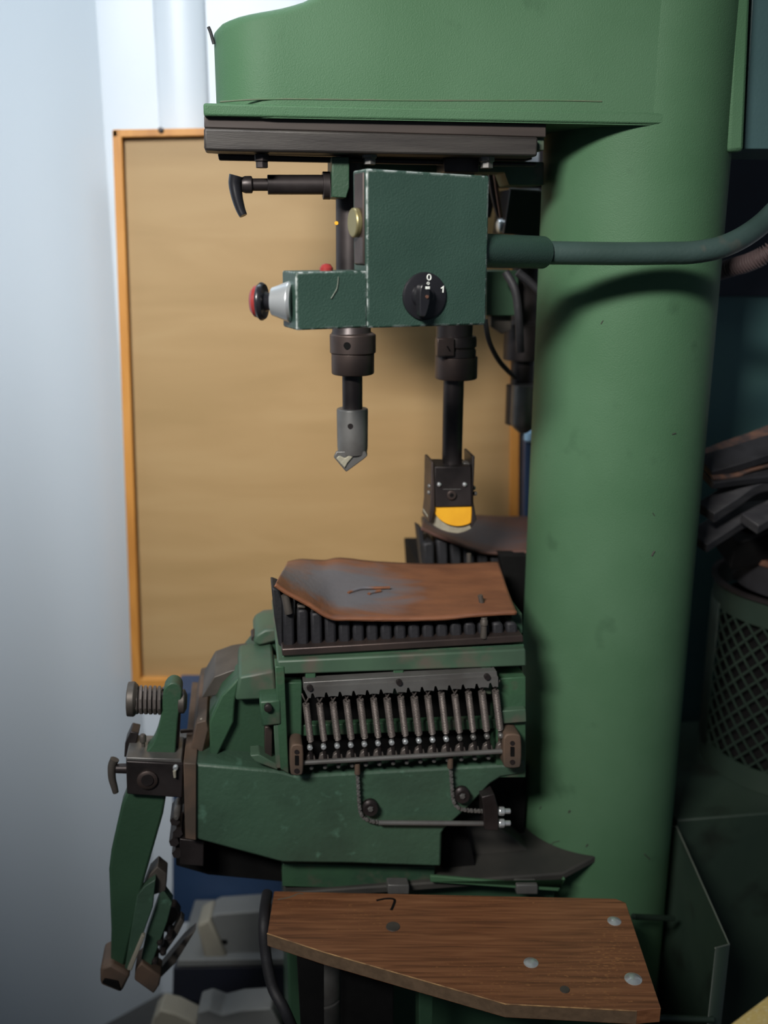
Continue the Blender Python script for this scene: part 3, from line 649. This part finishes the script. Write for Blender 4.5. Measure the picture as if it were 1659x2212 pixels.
# lower end of the arm
prism('arm_foot', [(216, 2092), (240, 2082), (268, 2098), (282, 2106), (262, 2146), (216, 2128)], AD-0.012, 0.06, 'rust_plate', arm, bevel=0.005)
prism('foot_opening', [(220, 2124), (226, 2114), (256, 2120), (262, 2142)], AD-0.014, 0.01, 'blackness', arm)
lk = prism('link_strip', [(296, 1935), (312, 1915), (336, 1900), (330, 1960), (280, 2100), (268, 2098)], AD-0.004, 0.016, 'green_body', PM)
prism('link_rod', [(306, 2020), (314, 2022), (284, 2098), (274, 2096)], AD-0.010, 0.008, 'beige', lk)
prism('link_plate', [(316, 2020), (350, 1920), (372, 1950), (362, 1990), (322, 2100), (300, 2096)], AD+0.01, 0.02, 'green_body', lk)
prism('link_clamp', [(292, 2092), (306, 2080), (348, 2110), (344, 2130), (332, 2148), (290, 2118)], AD, 0.04, 'rust_plate', lk, bevel=0.003)
prism('link_cap', [(322, 1890), (340, 1872), (360, 1888), (358, 1925), (328, 1935), (308, 1925)], AD+0.01, 0.03, 'steel_grease', lk)
prism('link_finger', [(372, 2016), (390, 1984), (398, 1992), (384, 2020), (352, 2066), (342, 2058)], AD+0.03, 0.02, 'steel_grease', lk)
prism('link_finger', [(398, 2030), (424, 2008), (380, 2080), (340, 2120), (332, 2110)], AD+0.05, 0.02, 'steel_grease', lk)
prism('link_finger', [(356, 1955), (380, 1960), (390, 1975), (362, 2015), (340, 2010)], AD+0.04, 0.02, 'steel_brown', lk)
for x, y in ((345, 2040), (352, 2062), (334, 2080), (366, 2030)): dlathe('link_bolt', x, y, AD+0.005, [(0, 8), (0.003, 14), (0.03, 14)], 'steel_dark', lk, seg=8)

# ---------------------------------------------------------------- base of the press
ZB = CAMH-0.995
bs = bmesh.new()
bpts = [H(x, y, ZB) for x, y in ((935, 1893), (1208, 1916), (1218, 1898), (1190, 1880))]
# base table: plan with slanted right end meeting the column
n0 = DBF-0.005
base_plan = [MW(MF.u.dot(MF.P(612, 1880, 1.36)), 1.37, ZB), MW(MF.u.dot(MF.P(1215, 1900, 1.36)), 1.36, ZB), MW(uC, DF+0.03, ZB), MW(uC, nB, ZB), MW(MF.u.dot(MF.P(612, 1880, 1.37)), nB, ZB)]
add_prism(bs, base_plan, Vector((0, 0, -0.014))); bt = link('base_plate', bs, 'grease', PM, 0.003)
prism('base_plate_edge', [(930, 1892), (1210, 1916), (1218, 1896), (1222, 1900), (1206, 1926), (930, 1906)], 1.352, 0.006, 'green', bt)
mbox('base_pedestal', MF.u.dot(MF.P(616, 1900, 1.39)), MF.u.dot(MF.P(1205, 1900, 1.39)), 1.40, nB, 0.0, ZB-0.015, 'green_arm', PM, 0.004)
prism('base_step', [(610, 1866), (940, 1874), (935, 1925), (610, 1915)], 1.375, 0.1, 'green_bed', bt)  # green step below the base plate
prism('base_bracket', [(960, 1790), (1040, 1760), (1110, 1810), (1180, 1870), (1215, 1898), (950, 1895)], 1.43, 0.05, 'grease', bt, bevel=0.003)
prism('bracket_shade', [(962, 1795), (1010, 1790), (1030, 1880), (955, 1880)], 1.40, 0.03, 'blackness', bt)  # black sheet painting the dark hollow beside the bracket
for x in (862, 1140): prism('shelf_clip', rect(x-24, 1912, x+22, 1932), 1.345, 0.02, 'steel', bt)
# black sheet put in as the shade of the cavity between bed and column
prism('bed_cavity_shade', [(955, 1690), (1140, 1660), (1128, 1880), (955, 1880)], 1.48, 0.1, 'blackness', PM)

# ---------------------------------------------------------------- control box on its pipe
PY = 22
PF = frame_through(PY, 790, 540, 1.215)
cb = thing('control_box', PF.P(920, 708, 0.03), 'dark green metal control box with rotary switch and side stop button, on a pipe arm', 'control box')
hs = prism('main_housing', [(791, 364), (1058, 380), (1050, 702), (793, 709)], 0, 0.045, 'pend', cb, PF, 0.0025)
nb = prism('button_housing', [(638, 587), (794, 585), (794, 708), (640, 714)], 0.001, 0.055, 'pend', cb, PF, 0.0025)
prism('side_cover', [(784, 372), (790, 372), (790, 575), (784, 570)], 0.006, 0.030, 'steel_brown', hs, PF, 0.001)
hlathe('side_knob', [(760, 56), (762, 62), (772, 62), (774, 56), (788, 54)], 481, 0.024, 'brass', hs, PF, bevel=0.001)
# stop button: chrome collar, black mushroom, red face
PL = Fr(PY-90)
bc = PF.P(634, 652, 0.026); BA = Vector((-math.cos(R(-9)), -math.sin(R(-9)), 0))
bm = bmesh.new(); rings_lathe(bm, bc, BA, [(0, 0.0225), (0.004, 0.0245), (0.010, 0.0225), (0.020, 0.0185), (0.026, 0.0165)], 32)
col_ = link('button_collar', bm, 'chrome', cb, 0.0005)
bm = bmesh.new(); rings_lathe(bm, bc, BA, [(0.024, 0.013), (0.030, 0.010), (0.034, 0.012), (0.035, 0.0205), (0.038, 0.0225), (0.040, 0.0225), (0.043, 0.020)], 32)
btn = link('mushroom_cap', bm, 'black', cb)
bm = bmesh.new(); rings_lathe(bm, bc, BA, [(0.042, 0.0195), (0.047, 0.0185), (0.051, 0.014), (0.053, 0.004)], 32)
link('red_face', bm, 'red', btn)
bm = bmesh.new(); c0 = PF.P(705, 584, 0.028)
rings_lathe(bm, c0, Vector((0, 0, 1)), [(-0.002, 0.008), (0.003, 0.008), (0.007, 0.005), (0.008, 0.001)], 20)
link('red_indicator', bm, 'red', cb)
prism('cover_screw', rect(620, 704, 626, 712), 0.02, 0.004, 'blackness', nb, PF, 0) if False else None
tube('paint_scratch', at3(PF, (731, 598, 0), (728, 622, 0), (720, 637, 0), (715, 645, 0)), 0.0006, 'edge', nb, smoothpath=True)
# rotary switch
sw = dlathe('switch_dial', 918, 640, -0.003, [(-0.001, 94), (0, 101), (0.003, 102)], 'black', cb, PF, seg=48)
dlathe('switch_hub', 918, 640, -0.012, [(0, 44), (0.002, 48), (0.009, 52)], 'black', sw, PF, seg=32)
prism('switch_knob', sm([(918, 612), (924, 614), (929, 626), (928, 655), (920, 682), (914, 684), (908, 678), (907, 640), (910, 618), (918, 612)], 3)[:-1], -0.024, 0.013, 'black', sw, PF, 0.003)
def ringmark(name, x, y, rx, ry, w):
    bm = bmesh.new(); q = [PF.P(x+rx*math.cos(a), y+ry*math.sin(a), -0.0045) for a in [2*math.pi*i/20 for i in range(21)]]
    add_tube(bm, q, w, 6, False); return link(name, bm, 'white_mark', sw)
ringmark('numeral_zero', 927, 599, 4, 6, 0.0008); ringmark('dot_mark', 925, 612, 2.4, 2.4, 0.0005)
bm = bmesh.new(); add_tube(bm, at3(PF, (953, 623, -0.0045), (958, 618, -0.0045), (957, 632, -0.0045)), 0.0009, 6, False)
link('numeral_one', bm, 'white_mark', sw)
prism('knob_pointer', rect(920, 619, 929, 625), -0.0255, 0.003, 'white_mark', sw, PF, 0.0005)
dlathe('knob_screw', 923, 641, -0.0255, [(0, 7), (0.003, 7)], 'copper', sw, PF)
# pipe: from the box to the right, just in front of the column, curving up and away
# the pipe runs in the box frame at first and just touches the column front
pb = PF.P(1060, 545, 0.055); sR = 0.0235
DPp = DF-0.062
pA = MF.P(1165, 545, DPp)
SL = (pb+ (pA-pb)*0)
bm = bmesh.new(); add_tube(bm, [PF.P(1025, 541, 0.026), MF.P(1172, 545.5, DPp)], 0.0212, 32, False)
link('pipe_sleeve', bm, 'pend_plain', cb, 0.001)
bm = bmesh.new()
pp = at3(MF, (1150, 545.5, DPp), (1250, 547, DPp), (1350, 548, DPp), (1440, 547, DPp), (1500, 545, DPp), (1560, 533, DPp+0.004), (1612, 508, DPp+0.02), (1660, 470, DPp+0.05), (1710, 410, DPp+0.07), (1740, 330, DPp+0.09))
add_tube(bm, pp, 0.0152, 32); link('support_pipe', bm, 'pipe', cb)

# scuffs on the column
def on_col(px, py):
    v = ray(px, py); c = Vector((CC.x, CC.y, 0)); a = v.x**2+v.y**2; b = -2*(v.x*c.x+v.y*c.y); cc = c.x**2+c.y**2-(CR_+0.0002)**2
    return Vector((0, 0, CAMH))+v*((-b-math.sqrt(b*b-4*a*cc))/(2*a))
for pts, r_ in (([(1408, 1201), (1411, 1195), (1414, 1190)], 0.0017), ([(1228, 1755), (1232, 1751)], 0.0018), ([(1188, 1827), (1195, 1820), (1209, 1817)], 0.0008), ([(1266, 1829), (1270, 1824)], 0.0014), ([(1166, 1748), (1169, 1742)], 0.0012), ([(1452, 938), (1460, 936)], 0.0012), ([(1410, 1108), (1414, 1114)], 0.0009), ([(1392, 1845), (1404, 1856)], 0.0012), ([(1298, 700), (1303, 692)], 0.0010)):
    tube('scuff_mark', [on_col(*p) for p in pts], r_*0.8, 'grease', column, seg=8)

# corrugated conduit beside the column
cw = thing('corrugated_conduit', MF.P(1620, 575, DF+0.2), 'pinkish ribbed conduit sagging below the pipe arm at the right edge', 'conduit')
pc = catmull(at3(MF, (1540, 590, DF+0.24), (1580, 578, DF+0.2), (1620, 566, DF+0.17), (1660, 545, DF+0.15), (1720, 500, DF+0.14)), 14)
bm = bmesh.new(); add_tube(bm, pc, lambda t: 0.0125+0.0028*math.sin(t*190), 14, True, 6); link('ribbed_tube', bm, 'conduit', cw, smooth=80)

# ---------------------------------------------------------------- boxes at the upper right
sb_ = thing('switch_cabinet', MF.P(1640, 322, 1.5), 'blue green metal cabinet with a green edge flange at the top right', 'cabinet')
prism('cabinet_body', [(1632, -140), (1900, -140), (1900, 322), (1607, 322)], 1.46, 0.2, 'teal_box', sb_)
prism('edge_flange', [(1588, -140), (1628, -140), (1608, 328), (1572, 328)], 1.43, 0.16, 'green', sb_, bevel=0.006)
tag(prism('gap_shade_panel', [(1180, -100), (1800, -100), (1800, 640), (1180, 640)], 1.92, 0.05, 'navy', None), 'dark navy panel put in as the shade of the gap behind the pipe arm', 'cabinet')  # dark sheet added where the gap behind the pipe arm is unlit
tc_ = thing('neighbouring_machine', MF.P(1700, 1700, 2.0), 'flat dark teal machine side standing behind the bin and the column', 'machine')
prism('side_sheet', [(1480, 600), (1720, 600), (1720, 1750), (1430, 1750)], 1.93, 0.03, 'teal', tc_)

# bits right of the board, behind the column
st_ = thing('blue_stand', BF.P(1150, 1300, 2.1), 'narrow dark blue stand with a pale blue cap between board and column', 'stand')
prism('post', [(1134, 950), (1175, 950), (1160, 1500), (1128, 1500)], 2.03, 0.04, 'blue', st_, BF)
vlathe('pale_cap', 1144, [(930, 10), (934, 22), (950, 24), (955, 12)], 2.02, 'cyanblob', st_, BF)

# ---------------------------------------------------------------- mesh bin with rubber offcuts
BX = MF.P(1745, 1300, 1.72); bR = 0.18
zt = MF.P(1505, 1262, 1.72).z; zb = MF.P(1490, 1650, 1.72).z
BC = Vector((BX.x, BX.y, zb))
bn = thing('mesh_bin', BC, 'round dark green bin with expanded metal sides at the right edge', 'bin')
hh = zt-zb
def ringband(name, z0, z1, r, th, m, par=bn):
    bm = bmesh.new(); c = Vector((BC.x, BC.y, 0)); seg = 64
    rs = [[bm.verts.new(c+Vector((rr*math.cos(2*math.pi*i/seg), rr*math.sin(2*math.pi*i/seg), z))) for i in range(seg)] for rr, z in ((r, z0), (r, z1), (r-th, z1), (r-th, z0))]
    for k in range(4):
        a, b = rs[k], rs[(k+1) % 4]
        for i in range(seg): bm.faces.new((a[i], a[(i+1) % seg], b[(i+1) % seg], b[i]))
    return link(name, bm, m, par)
ringband('rim', zt-0.006, zt, bR+0.006, 0.012, 'steel_dark')
ringband('upper_band', zt-0.055, zt-0.006, bR, 0.003, 'dkgreen')
ringband('lower_band', zb, zb+0.045, bR, 0.003, 'dkgreen')
ringband('liner', zb+0.04, zt-0.05, bR-0.02, 0.003, 'blackness')
ringband('lid_collar', zt-0.005, zt+0.055, bR-0.035, 0.006, 'black_matte')
ringband('copper_hoop', zt+0.052, zt+0.062, bR-0.03, 0.01, 'copper')
bm = bmesh.new(); rings_lathe(bm, Vector((BC.x, BC.y, zb)), Vector((0, 0, 1)), [(0, bR-0.004), (0.004, bR-0.004)], 48); link('bin_bottom', bm, 'dkgreen', bn)
bm = bmesh.new(); z0 = zb+0.045; z1 = zt-0.055; nd = 34; rows = 16; dz = (z1-z0)/rows
def cylp(k, z, r=bR-0.001): a = 2*math.pi*k/nd; return Vector((BC.x+r*math.cos(a), BC.y+r*math.sin(a), z))
for k in range(nd):
    if not (nd*0.42 < k < nd*0.95): continue
    for j in range(rows):
        za = z0+dz*j; zc = za+dz; off = 0.5*(j % 2)
        for p, q in (((k+off), (k+0.5+off)), ((k+off), (k-0.5+off))):
            a = cylp(p, za); b = cylp(q, zc); t = Vector((0, 0, 0.0026)); nrm = (a-Vector((BC.x, BC.y, a.z))).normalized()*0.002
            vs = [bm.verts.new(x) for x in (a-t, b-t, b+t, a+t)]; vs2 = [bm.verts.new(x+nrm) for x in (a-t, b-t, b+t, a+t)]
            bm.faces.new(vs); bm.faces.new(vs2[::-1])
            for i in range(4): bm.faces.new((vs[i], vs2[i], vs2[(i+1) % 4], vs[(i+1) % 4]))
link('expanded_mesh', bm, 'dkgreen', bn)
ka = [i for i in range(3)]
bm = bmesh.new()
for k in range(9):
    a0 = 2*math.pi*(nd*0.5+k*0.3-2.2)/nd; a1 = 2*math.pi*(nd*0.5+(k+1)*0.3-2.2)/nd
    vs = [bm.verts.new(Vector((BC.x+(bR+0.001)*math.cos(a), BC.y+(bR+0.001)*math.sin(a), z))) for a, z in ((a0, z0-0.01), (a1, z0-0.01), (a1, z1+0.01), (a0, z1+0.01))]
    bm.faces.new(vs)
link('side_strip', bm, 'dkgreen', bn, solid=0.002)
# rubber slabs thrown into the bin
def strip(pts, w_, th, d0, m, label, edge=None, d1=None):
    P_ = [MF.P(x, y, d0+(0 if d1 is None else (d1-d0)*i/(len(pts)-1))) for i, (x, y) in enumerate(pts)]; P_ = catmull(P_, 6) if len(P_) > 2 else P_
    bm = bmesh.new(); g = []
    for i, p in enumerate(P_):
        t = (P_[min(i+1, len(P_)-1)]-P_[max(i-1, 0)]).normalized(); nn = (MF.n*1.0+Vector((0, 0, 0.45))).normalized(); nn = (nn-t*nn.dot(t)).normalized(); up = t.cross(nn)
        if up.z < 0: up = -up
        g.append([bm.verts.new(p+nn*a*w_+up*b*th) for a, b in ((-0.5, -0.5), (0.5, -0.5), (0.5, 0.5), (-0.5, 0.5))])
    for a, b in zip(g, g[1:]):
        for i in range(4): bm.faces.new((a[i], a[(i+1) % 4], b[(i+1) % 4], b[i]))
    bm.faces.new(g[0]); bm.faces.new(g[-1][::-1])
    return tag(link('rubber_offcut', bm, m, None, 0.0015), label, 'rubber offcut', 'rubber offcuts heaped on the bin')
M['rubber_br'] = mat('brown edged rubber', (98, 70, 56), (52, 44, 44), 0.6, scale=60)
M['rubber_gr'] = mat('grey dusty rubber', (62, 62, 64), (42, 42, 46), 0.6, scale=20, stretch=(1, 1, 4))
strip([(1530, 992), (1580, 972), (1630, 955), (1700, 930), (1830, 905)], 0.05, 0.007, 1.62, 'rubber_br', 'topmost brown edged rubber offcut sloping up above the mesh bin', d1=1.66)
strip([(1520, 1010), (1590, 990), (1660, 968), (1730, 950), (1840, 935)], 0.05, 0.017, 1.59, 'black_matte', 'thick black rubber offcut just beneath the topmost brown one', d1=1.61)
strip([(1526, 1018), (1575, 1014), (1620, 998), (1700, 985), (1830, 985)], 0.045, 0.006, 1.58, 'rubber_br', 'thin tan edged rubber offcut curling out beside the column', d1=1.62)
strip([(1524, 1032), (1600, 1022), (1720, 1012), (1840, 1020)], 0.05, 0.014, 1.58, 'black_matte', 'black rubber offcut lying flat under the tan edged one', d1=1.62)
strip([(1524, 1108), (1575, 1075), (1632, 1040), (1720, 1030)], 0.04, 0.022, 1.57, 'rubber_gr', 'thick grey dusty rubber block slanting up to the right', d1=1.62)
strip([(1506, 1172), (1555, 1140), (1610, 1112), (1740, 1100)], 0.045, 0.020, 1.58, 'rubber_gr', 'lowest grey rubber offcut resting against the green column', d1=1.64)
strip([(1618, 1132), (1660, 1110), (1710, 1090), (1820, 1080)], 0.04, 0.020, 1.56, 'rubber_gr', 'grey rubber block cut off by the right edge of the photo', d1=1.6)
strip([(1560, 1165), (1640, 1150), (1720, 1140), (1880, 1150)], 0.10, 0.07, 1.70, 'blackness', 'black rubber mass in the middle of the heap', d1=1.7)
strip([(1570, 1100), (1640, 1080), (1720, 1060), (1860, 1060)], 0.08, 0.05, 1.70, 'blackness', 'black rubber mass high in the heap behind the grey blocks', d1=1.72)

# dark green stand under the bin
gs = thing('green_stand', MF.P(1560, 2200, 1.62), 'dark green sheet metal cabinet carrying the mesh bin', 'cabinet')
a = MF.P(1455, 1680, 1.60)
mbox('stand_body', MF.u.dot(a)-0.02, MF.u.dot(a)+0.5, 1.53, 1.90, 0.0, zb-0.001, 'dkgreen', gs, 0.003)

# bent sheet guard on the right of the shelf
gd = thing('sheet_guard', MF.P(1500, 2100, 1.3), 'dark green bent sheet metal guard with bare slanted top edge, right of the wooden shelf', 'guard')
gp = [(1455, 1788, 1.50), (1468, 1796, 1.48), (1575, 2044, 1.22), (1575, 2400, 1.22), (1455, 2400, 1.50)]
def gpt(x, y, d): return MF.P(x, y, d)
bm = bmesh.new(); A_, B_, C_ = gpt(1462, 1786, 1.50), gpt(1575, 2040, 1.22), gpt(1545, 2048, 1.20)
v = [bm.verts.new(p) for p in (A_, B_, Vector((B_.x, B_.y, 0.0)), Vector((A_.x, A_.y, 0.0)))]; bm.faces.new(v)
lp = gpt(1446, 1786, 1.51); v2 = [bm.verts.new(lp), bm.verts.new(Vector((lp.x, lp.y, 0)))]
bm.faces.new((v2[0], v[0], v[3], v2[1]))
v3 = [bm.verts.new(C_), bm.verts.new(Vector((C_.x, C_.y, 0)))]; bm.faces.new((v[1], v3[0], v3[1], v[2]))
link('bent_sheet', bm, 'dkgreen', gd, solid=0.0025)
tube('bare_edge', [lp, A_, B_], 0.0014, 'edge', gd, smoothpath=False)
tube('bare_edge', [B_, C_], 0.0014, 'edge', gd, smoothpath=False)
tube('cross_bar', at3(MF, (1368, 1980, 1.35), (1454, 1984, 1.40)), 0.005, 'dkgreen', gd)
tube('cross_bar', at3(MF, (1400, 2198, 1.2), (1540, 2202, 1.2)), 0.005, 'dkgreen', gd)

# ---------------------------------------------------------------- wooden shelf
ZT = CAMH-0.965
sh = thing('work_shelf', H(1000, 2050, ZT-0.025), 'brown wood-grain shelf board with cut corner and domed screws in front of the press', 'shelf')
shp = [(592, 1925), (1330, 1941), (1352, 1950), (1428, 2178), (1400, 2180), (1375, 2183), (1092, 2168), (700, 2056), (578, 2016)]
slab('shelf_board', shp, ZT, 0.022, 'tablewood', sh, 0.0008)
bm = bmesh.new(); fe = [H(x, y, ZT-0.0012) for x, y in ((577, 2016.5), (700, 2057), (1092, 2169), (1376, 2184))]
out = Vector((0, -0.0008, 0))
for p, q in zip(fe, fe[1:]): add_prism(bm, [p, q, q-Vector((0, 0, 0.0195)), p-Vector((0, 0, 0.0195))], out)
link('raw_edge', bm, 'chip', sh)
tube('chipped_edge', [H(x, y, ZT-0.0004) for x, y in ((577, 2016.5), (700, 2057), (1092, 2169), (1376, 2184))], 0.0009, 'chipline', sh, smoothpath=False, seg=6)
for x, y, s, m_ in ((1327, 1990, 24, 'chrome'), (1147, 2080, 26, 'chrome'), (1368, 2115, 30, 'chrome'), (849, 2002, 30, 'steel_grease'), (1220, 2138, 20, 'steel_grease')):
    c = H(x, y, ZT); r_ = s/2*(c-Vector((0, 0, CAMH))).length/FPX
    bm = bmesh.new(); rings_lathe(bm, c, Vector((0, 0, 1)), [(-0.001, r_*1.15), (0.0008, r_*1.1), (0.001, r_), (0.003, r_*0.75), (0.0042, r_*0.35), (0.0045, 0.0002)] if m_ == 'chrome' else [(-0.001, r_), (0.0012, r_*0.9), (0.0015, r_*0.3)], 24)
    link('screw', bm, m_, sh)
bm = bmesh.new(); add_tube(bm, [H(x, y, ZT+0.0003) for x, y in ((813, 1945), (835, 1941), (852, 1943), (850, 1955), (845, 1966))], 0.0022, 6)
for v in bm.verts: v.co.z = ZT+(v.co.z-ZT)*0.35
link('ink_mark', bm, 'blackness', sh)
bm = bmesh.new(); add_tube(bm, [H(x, y, ZT+0.0002) for x, y in ((600, 1943), (625, 1938), (645, 1930), (655, 1931))], 0.001, 6)
for v in bm.verts: v.co.z = ZT+(v.co.z-ZT)*0.3
link('scratch', bm, 'edge', sh)
prism('shelf_bracket', [(640, 2040), (700, 2060), (700, 2400), (660, 2400)], 1.22, 0.02, 'blackness', sh)
prism('shelf_post', rect(738, 2085, 850, 2500), 1.27, 0.04, 'blackness', sh)
prism('shelf_post', rect(905, 2110, 935, 2500), 1.26, 0.03, 'green_arm', sh)

# ---------------------------------------------------------------- clutter below left
tag(tube('power_hose', at3(MF, (577, 1930, 1.36), (570, 1990, 1.30), (574, 2060, 1.28), (588, 2130, 1.26), (614, 2180, 1.24), (640, 2240, 1.24)), 0.0085, 'black_matte', None), 'thick black hose curving down behind the left corner of the wooden shelf', 'hose')
mo = thing('feed_motor', MF.P(690, 2220, 1.42), 'grey cylindrical motor below the wooden shelf', 'motor')
vlathe('motor_can', 690, [(2030, 86), (2040, 96), (2140, 96), (2143, 90), (2146, 96), (2200, 92), (2300, 90)], 1.42, 'steel', mo)
bc_ = thing('blue_cabinet', BF.P(430, 1980, 2.1), 'dark blue metal cabinet below the framed board, left of the press bed', 'cabinet')
prism('cabinet_shell', [(374, 1495), (1120, 1495), (1120, 1960), (372, 1994)], 1.99, 0.09, 'blue', bc_, BF)
# beige office machine on a dark trolley
tz = thing('trolley', BF.P(520, 2212, 1.9), 'black topped low trolley behind the shelf at the bottom left', 'trolley')
prism('trolley_top', [(384, 2074), (656, 2070), (656, 2084), (380, 2089)], 1.78, 0.20, 'greyplastic', tz, BF, 0.002)
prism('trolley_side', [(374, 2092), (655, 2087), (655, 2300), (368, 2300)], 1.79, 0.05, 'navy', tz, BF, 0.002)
dm = thing('desk_machine', BF.P(500, 2060, 1.84), 'grey and beige covered machine with rounded shoulders standing on the trolley', 'machine')
prism('cover', [(456, 1980), (470, 1974), (560, 1968), (582, 1962), (582, 2066), (484, 2070)], 1.80, 0.06, 'greyplastic', dm, BF, 0.004)
prism('side_cover', [(424, 2000), (440, 1992), (452, 1986), (492, 2070), (452, 2074), (440, 2070)], 1.79, 0.07, 'beige', dm, BF, 0.006)
prism('slot', rect(472, 2032, 490, 2040), 1.797, 0.01, 'blackness', dm, BF, 0)
lb = thing('lower_box', BF.P(500, 2230, 1.62), 'grey dusty box with beige top at the very bottom left', 'box')
prism('box_shell', [(425, 2188), (450, 2180), (480, 2192), (520, 2182), (585, 2178), (605, 2215), (605, 2300), (430, 2300)], 1.62, 0.06, 'greyplastic', lb, BF, 0.004)
prism('box_side', [(330, 2200), (345, 2182), (380, 2190), (424, 2212), (430, 2300), (300, 2300)], 1.64, 0.05, 'beige', lb, BF, 0.004)
prism('back_board', [(620, 2120), (690, 2150), (690, 2240), (640, 2212)], 1.5, 0.05, 'beige', mo, BF)

# ochre board corner nearest to the viewer
oz = CAMH-0.80
bm = bmesh.new(); add_prism(bm, [H(x, y, oz) for x, y in ((1578, 2213), (1661, 2150), (1760, 2070), (1900, 2330), (1500, 2330))], Vector((0, 0, -0.02)))
tag(link('ochre_board', bm, 'ochre', None, 0.001), 'speckled ochre board corner poking in at the bottom right', 'board')
